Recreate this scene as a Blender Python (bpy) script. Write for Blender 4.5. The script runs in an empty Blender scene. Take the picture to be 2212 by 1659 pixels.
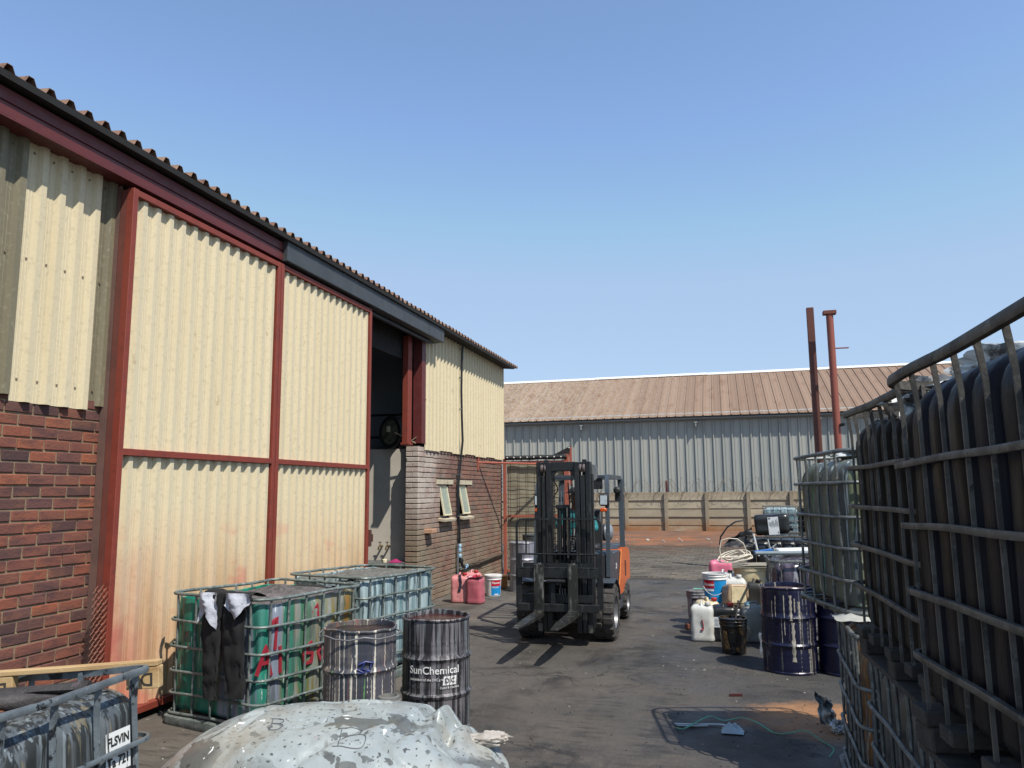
import bpy, bmesh, math, random
from mathutils import Vector, Matrix, noise, Euler
R = math.radians
S = bpy.context.scene
COL = S.collection

# ------------------------------------------------------------------ camera
cam_d = bpy.data.cameras.new('camera'); cam = bpy.data.objects.new('camera', cam_d); COL.objects.link(cam)
cam_d.sensor_width = 36; cam_d.lens = 36*1662/2212; cam_d.clip_start = .05; cam_d.clip_end = 2000
def cam_matrix(h=1.8, yaw=15.2, pitch=7.95, roll=-.5):
    y, p, ro = R(yaw), R(pitch), R(roll)
    f0 = Vector((-math.sin(y), math.cos(y), 0)); r0 = Vector((math.cos(y), math.sin(y), 0)); u0 = Vector((0, 0, 1))
    f = f0*math.cos(p)+u0*math.sin(p); u = -f0*math.sin(p)+u0*math.cos(p)
    r = r0*math.cos(ro)+u*math.sin(ro); u2 = -r0*math.sin(ro)+u*math.cos(ro)
    m = Matrix((r, u2, -f)).transposed().to_4x4(); m.translation = Vector((0, 0, h)); return m
cam.matrix_world = cam_matrix(); S.camera = cam

# ------------------------------------------------------------------ sky, sun, exposure
SUN_D = Vector((-.57, .42, -1.0)).normalized()          # the way the light travels
sun_el = math.asin(-SUN_D.z); sun_az = math.atan2(-SUN_D.x, -SUN_D.y)
world = bpy.data.worlds.new('World'); S.world = world; world.use_nodes = True
wn = world.node_tree; wn.nodes.clear()
wo = wn.nodes.new('ShaderNodeOutputWorld'); wb = wn.nodes.new('ShaderNodeBackground'); ws = wn.nodes.new('ShaderNodeTexSky')
ws.sky_type = 'NISHITA'; ws.sun_disc = False; ws.sun_elevation = sun_el; ws.sun_rotation = sun_az
ws.altitude = 1500; ws.air_density = 1.15; ws.dust_density = 1.2; ws.ozone_density = 2.2
wb.inputs[1].default_value = .15
wm = wn.nodes.new('ShaderNodeMix'); wm.data_type = 'RGBA'; wm.blend_type = 'DARKEN'; wm.inputs[0].default_value = .8; wm.inputs[7].default_value = (1.80, 2.42, 3.36, 1)   # an even haze right down to the horizon
wn.links.new(ws.outputs[0], wm.inputs[6]); wn.links.new(wm.outputs[2], wb.inputs[0]); wn.links.new(wb.outputs[0], wo.inputs[0])
sd = bpy.data.lights.new('sun', 'SUN'); sun = bpy.data.objects.new('sun', sd); COL.objects.link(sun)
sd.energy = 3.7; sd.angle = R(.5); sd.color = (1, .95, .87)
sun.rotation_euler = SUN_D.to_track_quat('-Z', 'Y').to_euler(); sun.location = (10, -8, 30)
S.view_settings.view_transform = 'Standard'; S.view_settings.look = 'None'; S.view_settings.gamma = 1
S.view_settings.exposure = .62; S.view_settings.use_curve_mapping = False
S.cycles.max_bounces = 6; S.cycles.diffuse_bounces = 3; S.cycles.use_denoising = True

# ------------------------------------------------------------------ materials
def hexc(h):
    f = lambda v: v/12.92 if v <= .04045 else ((v+.055)/1.055)**2.4
    return tuple(f(int(h[i:i+2], 16)/255) for i in (0, 2, 4))+(1,)
def c4(c): return hexc(c) if isinstance(c, str) else (tuple(c)+(1,))[:4]
class NT:
    def __init__(s, name):
        s.m = bpy.data.materials.new(name); s.m.use_nodes = True; s.t = s.m.node_tree; s.t.nodes.clear()
        s.out = s.n('ShaderNodeOutputMaterial'); s.b = s.n('ShaderNodeBsdfPrincipled'); s.l(s.b.outputs[0], s.out.inputs[0])
    def n(s, k, **kw):
        x = s.t.nodes.new(k)
        for a, b in kw.items(): setattr(x, a, b)
        return x
    def l(s, a, b): s.t.links.new(a, b)
    def vec(s, pos=False):
        k = '_p' if pos else '_o'
        if hasattr(s, k): return getattr(s, k)
        if pos: v = s.n('ShaderNodeNewGeometry').outputs['Position']
        else:
            tc = s.n('ShaderNodeTexCoord'); oi = s.n('ShaderNodeObjectInfo'); mu = s.n('ShaderNodeMath', operation='MULTIPLY'); mu.inputs[1].default_value = 37.
            s.l(oi.outputs['Random'], mu.inputs[0]); a = s.n('ShaderNodeVectorMath', operation='ADD'); s.l(tc.outputs['Object'], a.inputs[0]); s.l(mu.outputs[0], a.inputs[1]); v = a.outputs[0]
        setattr(s, k, v); return v
    def noise(s, scale, detail=4, rough=.6, pos=False, dist=0):
        sc = scale if isinstance(scale, (tuple, list)) else (scale,)*3
        mp = s.n('ShaderNodeVectorMath', operation='MULTIPLY'); s.l(s.vec(pos), mp.inputs[0]); mp.inputs[1].default_value = sc
        t = s.n('ShaderNodeTexNoise'); t.inputs['Scale'].default_value = 1; t.inputs['Detail'].default_value = detail; t.inputs['Roughness'].default_value = rough; t.inputs['Distortion'].default_value = dist
        s.l(mp.outputs[0], t.inputs['Vector']); return t.outputs[0]
    def voro(s, scale, pos=False, rnd=1.):
        sc = scale if isinstance(scale, (tuple, list)) else (scale,)*3
        mp = s.n('ShaderNodeVectorMath', operation='MULTIPLY'); s.l(s.vec(pos), mp.inputs[0]); mp.inputs[1].default_value = sc
        t = s.n('ShaderNodeTexVoronoi'); t.inputs['Scale'].default_value = 1; t.inputs['Randomness'].default_value = rnd
        s.l(mp.outputs[0], t.inputs['Vector']); return t.outputs['Distance']
    def rng(s, v, lo, hi, to0=0., to1=1.):
        m = s.n('ShaderNodeMapRange'); m.inputs[1].default_value = lo; m.inputs[2].default_value = hi; m.inputs[3].default_value = to0; m.inputs[4].default_value = to1
        s.l(v, m.inputs[0]); return m.outputs[0]
    def mul(s, a, b, op='MULTIPLY'):
        m = s.n('ShaderNodeMath', operation=op); m.use_clamp = op != 'SUBTRACT'
        for i, x in enumerate((a, b)):
            if isinstance(x, (int, float)): m.inputs[i].default_value = x
            else: s.l(x, m.inputs[i])
        return m.outputs[0]
    def mix(s, f, a, b):
        m = s.n('ShaderNodeMix', data_type='RGBA')
        if isinstance(f, (int, float)): m.inputs[0].default_value = f
        else: s.l(f, m.inputs[0])
        for i, x in ((6, a), (7, b)):
            if isinstance(x, (tuple, list, str)): m.inputs[i].default_value = c4(x)
            else: s.l(x, m.inputs[i])
        return m.outputs[2]
    def ramp(s, v, stops, const=False):
        r = s.n('ShaderNodeValToRGB'); e = r.color_ramp.elements
        if const: r.color_ramp.interpolation = 'CONSTANT'
        while len(e) > 1: e.remove(e[0])
        for i, (p, c) in enumerate(stops):
            x = e[0] if i == 0 else e.new(p)
            x.position = p; x.color = c4(c)
        s.l(v, r.inputs[0]); return r.outputs[0]
    def axis(s, i, pos=True):
        x = s.n('ShaderNodeSeparateXYZ'); s.l(s.vec(pos), x.inputs[0]); return x.outputs[i]
    def fin(s, color, rough=.6, metal=0., bump=None, bd=.01, coat=0, spec=.5):
        if isinstance(color, (tuple, list, str)): s.b.inputs['Base Color'].default_value = c4(color)
        else: s.l(color, s.b.inputs['Base Color'])
        if isinstance(rough, (int, float)): s.b.inputs['Roughness'].default_value = rough
        else: s.l(rough, s.b.inputs['Roughness'])
        s.b.inputs['Metallic'].default_value = metal; s.b.inputs['Coat Weight'].default_value = coat; s.b.inputs['Specular IOR Level'].default_value = spec
        if bump is not None:
            bn = s.n('ShaderNodeBump'); bn.inputs['Distance'].default_value = bd; bn.inputs['Strength'].default_value = 1
            s.l(bump, bn.inputs['Height']); s.l(bn.outputs[0], s.b.inputs['Normal'])
        return s.m
def paint(name, base, layers=(), rough=.6, metal=0., bump=0, bs=60, coat=0, pos=False, spec=.5):
    """layers: (scale, lo, hi, colour, strength[, detail]) noise patches laid over the base colour"""
    t = NT(name); c = base
    for L in layers:
        f = t.rng(t.noise(L[0], L[5] if len(L) > 5 else 5, pos=pos), L[1], L[2])
        c = t.mix(t.mul(f, L[4]), c, L[3])
    rr = t.rng(t.noise(9, 3), .3, .7, max(0, rough-.1), min(1, rough+.1))
    return t.fin(c, rr, metal, t.noise(bs, 4) if bump else None, bump, coat, spec)
def streaks(name, stops, scale=(9, 9, .5), rough=.5, over=(), metal=0., bump=.003, spec=.5):
    """colours running down in vertical drips"""
    t = NT(name); c = t.ramp(t.noise(scale, 3, .55, dist=.3), stops)
    for L in over:
        f = t.rng(t.noise(L[0], L[5] if len(L) > 5 else 4), L[1], L[2]); c = t.mix(t.mul(f, L[4]), c, L[3])
    return t.fin(c, t.rng(t.noise(6, 3), .3, .7, rough-.12, rough+.12), metal, t.noise((30, 30, 2.5), 3), bump, 0, spec)

# ------------------------------------------------------------------ mesh helpers
class MB:
    def __init__(s): s.v = []; s.f = []
    def add(s, v, f):
        k = len(s.v); s.v += [tuple(p) for p in v]; s.f += [tuple(i+k for i in q) for q in f]; return s
    def box(s, c, d, rot=None, ch=0.):
        x, y, z = d[0]/2, d[1]/2, d[2]/2
        if ch <= 0:
            v = [(a*x, b*y, e*z) for a in (-1, 1) for b in (-1, 1) for e in (-1, 1)]
            f = [(0, 1, 3, 2), (4, 6, 7, 5), (0, 4, 5, 1), (2, 3, 7, 6), (0, 2, 6, 4), (1, 5, 7, 3)]
        else:
            v, f = chbox(x, y, z, min(ch, x*.9, y*.9, z*.9))
        m = Matrix.Translation(c) @ (rot.to_matrix().to_4x4() if rot is not None else Matrix())
        return s.add([m @ Vector(p) for p in v], f)
    def sweep(s, pts, sec, closed=False, cap=True, up=None):
        """sec: list of (u,v) or function i->list; frame kept close to `up`"""
        P = [Vector(p) for p in pts]; n = len(P); rings = []; nrm = None
        for i in range(n):
            a = P[(i-1) % n] if closed or i else P[0]; b = P[(i+1) % n] if closed or i < n-1 else P[-1]
            t = (b-a); t = t.normalized() if t.length > 1e-9 else Vector((0, 0, 1))
            if up is not None: u = Vector(up)
            elif nrm is None: u = Vector((0, 0, 1)) if abs(t.z) < .9 else Vector((1, 0, 0))
            else: u = nrm
            u = (u-t*u.dot(t))
            if u.length < 1e-6: u = Vector((1, 0, 0))-t*t.x
            u.normalize(); nrm = u; w = t.cross(u)
            sc = sec(i) if callable(sec) else sec
            rings.append([P[i]+w*a1+u*b1 for a1, b1 in sc])
        m = len(rings[0]); v = [p for r in rings for p in r]; f = []
        for i in range(n if closed else n-1):
            j = (i+1) % n
            for k in range(m):
                k2 = (k+1) % m; f.append((i*m+k, i*m+k2, j*m+k2, j*m+k))
        if cap and not closed: f.append(tuple(range(m))[::-1]); f.append(tuple((n-1)*m+k for k in range(m)))
        return s.add(v, f)
    def tube(s, pts, r, n=8, closed=False, up=None, cap=True):
        return s.sweep(pts, circ(r, n), closed, cap, up)
    def lathe(s, prof, n=32, c=(0, 0, 0), warp=None, cap0=True, cap1=True):
        v = []; f = []
        for r, z in prof:
            for k in range(n):
                a = 2*math.pi*k/n; p = Vector((r*math.cos(a), r*math.sin(a), z))
                if warp: p = warp(p)
                v.append(p+Vector(c))
        for i in range(len(prof)-1):
            for k in range(n):
                k2 = (k+1) % n; f.append((i*n+k, i*n+k2, (i+1)*n+k2, (i+1)*n+k))
        if cap0: f.append(tuple(range(n))[::-1])
        if cap1: f.append(tuple((len(prof)-1)*n+k for k in range(n)))
        return s.add(v, f)
    def cyl(s, a, b, r, n=16, r2=None):
        r2 = r if r2 is None else r2
        return s.sweep([a, b], lambda i: circ(r if i == 0 else r2, n))
    def prism(s, poly, a, b, axis='x'):
        """poly in the plane across `axis`, extruded from a to b"""
        g = {'x': lambda p, t: (t, p[0], p[1]), 'y': lambda p, t: (p[0], t, p[1]), 'z': lambda p, t: (p[0], p[1], t)}[axis]
        n = len(poly); v = [g(p, a) for p in poly]+[g(p, b) for p in poly]
        f = [tuple(range(n)), tuple(range(2*n-1, n-1, -1))]+[(i, i+n, (i+1) % n+n, (i+1) % n) for i in range(n)]
        return s.add(v, f)
    def grid(s, fn, nu, nv, thick=0):
        v = [Vector(fn(i/nu, j/nv)) for j in range(nv+1) for i in range(nu+1)]; w = nu+1
        f = [(j*w+i, j*w+i+1, (j+1)*w+i+1, (j+1)*w+i) for j in range(nv) for i in range(nu)]
        return s.add(v, f)
    def mesh(s, name, smooth=35, fix=True):
        me = bpy.data.meshes.new(name); me.from_pydata(s.v, [], s.f)
        if fix:
            bm = bmesh.new(); bm.from_mesh(me); bmesh.ops.recalc_face_normals(bm, faces=bm.faces); bm.to_mesh(me); bm.free()
        if smooth:
            me.polygons.foreach_set('use_smooth', [True]*len(me.polygons)); me.set_sharp_from_angle(angle=R(smooth))
        me.update(); return me
    def obj(s, name, mat, parent=None, smooth=35, loc=None, rot=None, fix=True):
        return put(name, s.mesh(name, smooth, fix), mat, parent, loc, rot)
def circ(r, n=8): return [(r*math.cos(2*math.pi*k/n), r*math.sin(2*math.pi*k/n)) for k in range(n)]
def rect(w, h): return [(-w/2, -h/2), (w/2, -h/2), (w/2, h/2), (-w/2, h/2)]
_cb = {}
def chbox(x, y, z, c):
    v = []
    for a in (-1, 1):
        for b in (-1, 1):
            for e in (-1, 1): v += [(a*x, b*(y-c), e*(z-c)), (a*(x-c), b*y, e*(z-c)), (a*(x-c), b*(y-c), e*z)]
    if 'f' not in _cb:
        bm = bmesh.new(); X = []
        for a in (-1, 1):
            for b in (-1, 1):
                for e in (-1, 1): X += [(a, b*.8, e*.8), (a*.8, b, e*.8), (a*.8, b*.8, e)]
        vs = [bm.verts.new(p) for p in X]; r = bmesh.ops.convex_hull(bm, input=vs)
        bmesh.ops.dissolve_limit(bm, angle_limit=.02, verts=bm.verts, edges=bm.edges)
        bm.verts.index_update(); _cb['f'] = [tuple(w.index for w in q.verts) for q in bm.faces]; bm.free()
    return v, _cb['f']
def put(name, me, mat, parent=None, loc=None, rot=None):
    o = bpy.data.objects.new(name, me); COL.objects.link(o)
    if mat is not None and len(me.materials) == 0: me.materials.append(mat)
    if parent is not None: o.parent = parent
    if loc is not None: o.location = loc
    if rot is not None: o.rotation_euler = rot
    return o
def tag(o, label=None, cat=None, group=None, kind=None):
    for k, v in (('label', label), ('category', cat), ('group', group), ('kind', kind)):
        if v: o[k] = v
    return o
def thing(name, label, cat, loc=(0, 0, 0), rot=(0, 0, 0), group=None):
    o = bpy.data.objects.new(name, None); COL.objects.link(o); o.location = loc; o.rotation_euler = rot; o.empty_display_size = .1
    return tag(o, label, cat, group)
def copy_tree(o, parent=None):
    c = o.copy(); COL.objects.link(c)
    if parent is not None: c.parent = parent
    for ch in list(o.children): copy_tree(ch, c)
    return c
def nz(p, s=1., o=0.): return noise.noise(Vector(p)*s+Vector((o, o*1.7, o*.3)))
def rot_pts(pts, ang, c=(0, 0)):
    ca, sa = math.cos(ang), math.sin(ang); return [(c[0]+(x-c[0])*ca-(y-c[1])*sa, c[1]+(x-c[0])*sa+(y-c[1])*ca) for x, y in pts]
_txt = {}
def text_mb(s, size, fn, depth=.0015, bold=0., shear=0., align='CENTER'):
    """flat lettering pushed through fn(x, y, d) onto a surface"""
    k = (s, bold, shear, align)
    if k not in _txt:
        cu = bpy.data.curves.new('text', 'FONT'); cu.body = s; cu.align_x = align; cu.align_y = 'CENTER'; cu.extrude = .5; cu.offset = bold; cu.shear = shear; cu.resolution_u = 3
        ob = bpy.data.objects.new('text', cu); COL.objects.link(ob); dg = bpy.context.evaluated_depsgraph_get(); dg.update()
        me = bpy.data.meshes.new_from_object(ob.evaluated_get(dg)); _txt[k] = ([tuple(v.co) for v in me.vertices], [tuple(p.vertices) for p in me.polygons])
        bpy.data.objects.remove(ob); bpy.data.curves.remove(cu); bpy.data.meshes.remove(me)
    v, f = _txt[k]; m = MB(); m.add([fn(x*size, y*size, depth*(z+.5)) for x, y, z in v], f); return m
def rrect(w, l, r, n=160):
    """points round a rounded rectangle: (x, y, nx, ny)"""
    hw, hl = w/2-r, l/2-r; segs = []
    per = 4*(hw+hl)+2*math.pi*r; out = []
    for i in range(n):
        d = per*i/n
        for k, (cx, cy, ln, ang) in enumerate(((hw, -hl, 2*hl, 0), (hw, hl, 2*hw, 90), (-hw, hl, 2*hl, 180), (-hw, -hl, 2*hw, 270))):
            a = R(ang); nx, ny = math.cos(a), math.sin(a); tx, ty = -ny, nx
            if d <= ln: out.append((cx+nx*r+tx*d, cy+ny*r+ty*d, nx, ny)); break
            d -= ln; arc = math.pi/2*r
            if d <= arc:
                b = a+d/r; sx, sy = cx+tx*ln, cy+ty*ln
                out.append((sx+r*math.cos(b), sy+r*math.sin(b), math.cos(b), math.sin(b))); break
            d -= arc
    return out
def rrect_path(w, l, r, z, k=5):
    p = []
    for cx, cy, a0 in ((w/2-r, l/2-r, 0), (-w/2+r, l/2-r, 90), (-w/2+r, -l/2+r, 180), (w/2-r, -l/2+r, 270)):
        for i in range(k+1): a = R(a0+90*i/k); p.append((cx+r*math.cos(a), cy+r*math.sin(a), z))
    q = []
    for i, a in enumerate(p):                                        # extra points along the straights
        b = p[(i+1) % len(p)]; q.append(a); d = math.dist(a, b)
        if d > .2:
            m = int(d/.1)
            for j in range(1, m): q.append(tuple(a[t]+(b[t]-a[t])*j/m for t in range(3)))
    return q
def spline(P, k=6):
    out = []
    for i in range(len(P)-1):
        p0, p1, p2, p3 = P[max(0, i-1)], P[i], P[i+1], P[min(len(P)-1, i+2)]
        for j in range(k):
            t = j/k; out.append(tuple(.5*((2*b)+(c-a)*t+(2*a-5*b+4*c-d)*t*t+(3*b-a-3*c+d)*t**3) for a, b, c, d in zip(p0, p1, p2, p3)))
    return out+[P[-1]]
# ================================================================== ground
def ground_mat():
    t = NT('oily asphalt'); P = True
    base = t.ramp(t.noise(.35, 6, .62, P), [(.3, '4b4843'), (.5, '5b5751'), (.62, '6a655d'), (.75, '7a736a')])
    c = t.mix(t.mul(t.rng(t.noise((2.2, .35, 1), 6, .7, P), .5, .72), .55), base, '33322f')      # tyre streaks
    c = t.mix(t.mul(t.rng(t.noise(1.1, 7, .7, P, .6), .51, .64), .85), c, '1f1e1e')
    c = t.mix(t.mul(t.rng(t.noise(.55, 6, .7, P, .4), .52, .66), .6), c, '756a5e')                  # oil
    # bluish dark wear right of the track
    x = t.axis(0); y = t.axis(1)
    fx = t.mul(t.rng(x, -1.2, 0.0), t.rng(y, 14, 9)); c = t.mix(t.mul(fx, t.rng(t.noise(.7, 5, .6, P), .35, .6, .1, .75)), c, '3d3f42')
    # pale concrete dust along the wall
    fl = t.mul(t.rng(x, -2.2, -3.6), t.rng(t.noise(.8, 6, .65, P), .35, .6)); c = t.mix(t.mul(fl, .6), c, '8b8479')
    # orange-brown dust by the right-hand tanks
    dx = t.mul(x, .78, 'SUBTRACT'); dx = t.mul(dx, dx); dy = t.n('ShaderNodeMath', operation='SUBTRACT'); t.l(y, dy.inputs[0]); dy.inputs[1].default_value = 6.75
    dxx = t.n('ShaderNodeMath', operation='SUBTRACT'); t.l(x, dxx.inputs[0]); dxx.inputs[1].default_value = .75
    def sq(n): m = t.n('ShaderNodeMath', operation='MULTIPLY'); t.l(n.outputs[0], m.inputs[0]); t.l(n.outputs[0], m.inputs[1]); return m
    sx, sy = sq(dxx), sq(dy); ad = t.n('ShaderNodeMath', operation='MULTIPLY_ADD'); t.l(sy.outputs[0], ad.inputs[0]); ad.inputs[1].default_value = 1.6; t.l(sx.outputs[0], ad.inputs[2])
    nn = t.n('ShaderNodeMath', operation='MULTIPLY_ADD'); t.l(t.noise(2.5, 6, .7, P), nn.inputs[0]); nn.inputs[1].default_value = 1.2; t.l(ad.outputs[0], nn.inputs[2])
    fo = t.rng(nn.outputs[0], 1.25, .75); c = t.mix(t.mul(fo, .95), c, 'bd8858')
    # brown dust in the near track
    fb = t.mul(t.rng(y, 8.5, 4.5), t.rng(t.noise(.9, 6, .65, P), .4, .62)); c = t.mix(t.mul(fb, .75), c, '7a6f64')
    # pale splashes
    c = t.mix(t.mul(t.rng(t.noise(5.5, 5, .6, P, 1.2), .69, .73), t.rng(x, -2.0, -3.4, .15, .8)), c, 'b9b2a6')
    # tyre tread marks
    band = t.mul(t.rng(t.noise((1.6, .08, 1), 3, .5, P), .52, .6), .5)
    c = t.mix(t.mul(t.rng(t.noise((3, 14, 1), 4, .6, P, .4), .5, .6), band), c, '2a2928')
    ck = t.n('ShaderNodeTexVoronoi', feature='DISTANCE_TO_EDGE'); ck.inputs['Scale'].default_value = .55; dv_ = t.n('ShaderNodeVectorMath', operation='MULTIPLY_ADD'); nv = t.n('ShaderNodeTexNoise'); nv.inputs['Scale'].default_value = 2.2; nv.inputs['Detail'].default_value = 5; t.l(t.vec(P), nv.inputs[0]); t.l(nv.outputs['Color'], dv_.inputs[0]); dv_.inputs[1].default_value = (1.1, 1.1, 0); t.l(t.vec(P), dv_.inputs[2]); t.l(dv_.outputs[0], ck.inputs[0])
    c = t.mix(t.mul(t.rng(ck.outputs['Distance'], .012, .004), t.mul(t.rng(t.noise(.5, 3, .5, P), .45, .6), .7)), c, '1d1c1b')
    grit = t.noise(55, 4, .7, P); c = t.mix(t.mul(t.rng(grit, .56, .7), .38), c, '8f8880'); c = t.mix(t.mul(t.rng(t.noise(17, 5, .7, P), .6, .68), .5), c, '262524')
    b = t.n('ShaderNodeMath', operation='MULTIPLY_ADD'); t.l(t.noise(6, 8, .7, P), b.inputs[0]); b.inputs[1].default_value = 3; t.l(grit, b.inputs[2])
    mm = t.n('ShaderNodeMix', data_type='RGBA', blend_type='MULTIPLY'); mm.inputs[0].default_value = 1; t.l(c, mm.inputs[6]); mm.inputs[7].default_value = (.67, .665, .66, 1); c = mm.outputs[2]
    return t.fin(c, t.rng(t.noise(1.3, 5, .6, P), .35, .65, .48, .92), 0, b.outputs[0], .008, 0, .4)
m = MB(); m.add([(-400, -60, 0), (400, -60, 0), (400, 900, 0), (-400, 900, 0)], [(0, 1, 2, 3)])
ground = tag(m.obj('ground', ground_mat(), smooth=0), kind='structure')
# red soil against the far wall: an uneven sheet, feathering onto the pavers
t = NT('red soil'); c = t.ramp(t.noise(.9, 7, .65, True), [(.3, '5c4a3f'), (.5, '715646'), (.66, '835d45'), (.8, '695649')])
c = t.mix(t.mul(t.rng(t.noise((.25, 1.1, 1), 4, .6, True), .55, .66), .8), c, '9a5f3a')
c = t.mix(t.mul(t.rng(t.noise(9, 4, .6, True), .62, .7), .6), c, '4b3629')
soil_m = t.fin(c, .95, 0, t.noise(5, 8, .7, True), .03, 0, .2)
m = MB()
def soil(u, v):
    x = -16+u*34; edge = 26.0+1.3*nz((x*.5, 0, 3))+.5*nz((x*1.7, 1, 3)); y = edge+(33.6-edge)*v
    return (x, y, .008+.10*v*v+.035*(nz((x*1.3, y*1.3, 1))+.6)*min(1, v*5))
m.grid(soil, 120, 24); tag(m.obj('red_soil', soil_m, smooth=60), kind='structure')
# interlocking block paving
paver_m = NT('paver')
_r = paver_m.n('ShaderNodeAttribute', attribute_name='rnd').outputs['Fac']
def paver_mat(name, src):
    t = NT(name); v = t.n('ShaderNodeObjectInfo').outputs['Random'] if src == 'o' else t.n('ShaderNodeAttribute', attribute_name='rnd').outputs['Fac']
    c = t.ramp(v, [(0, '57524a'), (.3, '635d53'), (.6, '6c6458'), (.85, '5c564e'), (1, '746857')])
    c = t.mix(t.mul(t.rng(t.noise(.5, 6, .65, True), .45, .65), .6), c, '373430')
    c = t.mix(t.mul(t.rng(t.axis(1), 21, 26), t.rng(t.noise(.8, 5, .6, True), .3, .6)), c, '5c4635')
    return t.fin(c, .88, 0, t.noise(40, 4, .6, True), .004, 0, .3)
bpy.data.materials.remove(paver_m.m)
pm_o, pm_a = paver_mat('paver', 'o'), paver_mat('paver field', 'a')
def jag(n=5):                                                        # zigzag-sided paving block, 225 x 112
    w, h, a = .222, .108, .009; p = []
    for i in range(n): p.append((-w/2+w*i/(n-1), -h/2+(a if i % 2 else -a)))
    for i in range(n): p.append((w/2-w*i/(n-1), h/2+(a if i % 2 else -a)))
    return p
base_paver = MB().prism(jag(), -.03, .012, 'z')
pave_root = tag(MB().add([(-4.75, 16.2, .003), (7.5, 16.2, .003), (7.5, 27.6, .003), (-4.75, 27.6, .003)], [(0, 1, 2, 3)]).obj('paving', paint('paver joints', '3a332b', pos=True, rough=.95), smooth=0), kind='structure')
pv_me = base_paver.mesh('paver', 0); rs = random.Random(5); n_ind = 0; stuffv = MB(); stuff_r = []
for j in range(0, 98):
    y = 16.3+j*.116; edge = .35*nz((j*.13, 7, 2))
    for i in range(0, 53):
        x = -4.6+i*.229+(.1145 if j % 2 else 0)
        if j < 4 and nz((x*1.6, y*1.1, 9)) < -.15+.1*(3-j): continue
        near = j < 9 and -2.2 < x < 1.9
        dz = rs.uniform(-.006, .005); rz = rs.uniform(-.03, .03)
        if near and n_ind < 150:
            o = put('paver', pv_me, pm_o, pave_root, (x, y, dz), (rs.uniform(-.02, .02), rs.uniform(-.02, .02), rz)); n_ind += 1
        elif not (x > 3.4 and y < 20):
            mt = Matrix.Translation((x, y, dz)) @ Matrix.Rotation(rz, 4, 'Z'); k = len(stuffv.f)
            stuffv.add([mt @ Vector(p) for p in base_paver.v], base_paver.f[1:]); stuff_r += [rs.random()]*(len(stuffv.f)-k)
def put_rnd(mb, name, mat, parent, rnd):
    o = mb.obj(name, mat, parent, 0, fix=False); at = o.data.attributes.new('rnd', 'FLOAT', 'FACE'); at.data.foreach_set('value', rnd); return o
tag(put_rnd(stuffv, 'paver_field', pm_a, pave_root, stuff_r), kind='stuff')

# ================================================================== near warehouse
WX = -4.8
wh = thing('warehouse', 'long warehouse with cream ribbed cladding, dark red frames and brown brick base', 'warehouse', (0, 0, 0))
def brick_mat(name, src, stops, hue):
    t = NT(name); v = t.n('ShaderNodeObjectInfo').outputs['Random'] if src == 'o' else t.n('ShaderNodeAttribute', attribute_name='rnd').outputs['Fac']
    c = t.ramp(v, stops)
    c = t.mix(t.mul(t.rng(t.noise((6, 5, 14), 5, .65, True), .45, .68), .75), c, hue[0])
    c = t.mix(t.mul(t.rng(t.noise((3, 3.5, 9), 4, .6, True), .52, .68), .6), c, hue[1])
    if len(hue) > 2:                                                 # lime bloom near the pier, soot towards the ground
        z = t.axis(2); y = t.axis(1); f = t.mul(t.rng(y, 13.4, 12.3), t.rng(t.noise(1.6, 6, .65, True), .3, .6)); f = t.mul(f, t.rng(z, .9, 1.6))
        c = t.mix(t.mul(f, .75), c, hue[2]); c = t.mix(t.mul(t.rng(t.noise(1.1, 5, .6, True), .35, .6), t.rng(z, 1.9, .7, 0, .9)), c, hue[3])
    return t.fin(c, .85, 0, t.noise((40, 40, 60), 5, .65, True), .006, 0, .3)
dark_st = [(0, '4e3a38'), (.18, '64453f'), (.36, '7d4d3f'), (.52, '624542'), (.68, '8c523d'), (.84, '70463f'), (1, '965a40')]
mid_st = [(0, '69524a'), (.25, '7c5b50'), (.5, '776457'), (.75, '855d50'), (1, '65574f')]
bm_o = brick_mat('dark face brick', 'o', dark_st, ('463638', '7f543f')); bm_a = brick_mat('dark face brick field', 'a', dark_st, ('463638', '7f543f'))
mid_h = ('5f4a42', '8c6352', 'c6bcb0', '857c68'); bm2_o = brick_mat('brown stock brick', 'o', mid_st, mid_h); bm2_a = brick_mat('brown stock brick field', 'a', mid_st, mid_h)
mortar1 = paint('sand mortar', '8c7a60', [(14, .4, .65, '6f5f48', .6)], .95, bump=.006, bs=70, pos=True)
mortar2 = paint('sooty mortar', '4b423a', [(6, .4, .65, '6b5f52', .7)], .95, bump=.005, bs=70, pos=True)
def brick_variants(nm, w, rr):
    out = []
    for k in range(6):                                               # hand-uneven bricks, a little proud of the joints
        mb = MB().box((0, 0, 0), (.106, w, .073), ch=.006); q = []
        for p in mb.v: q.append((p[0]+.004*nz(p, 9, k*5), p[1]+.005*nz(p, 14, k*7+3), p[2]+.004*nz(p, 17, k*3+1)))
        mb.v = q; out.append(mb.mesh(nm, 0))
    return out
ST, CO = .232, .085                                                  # brick module and course
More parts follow.
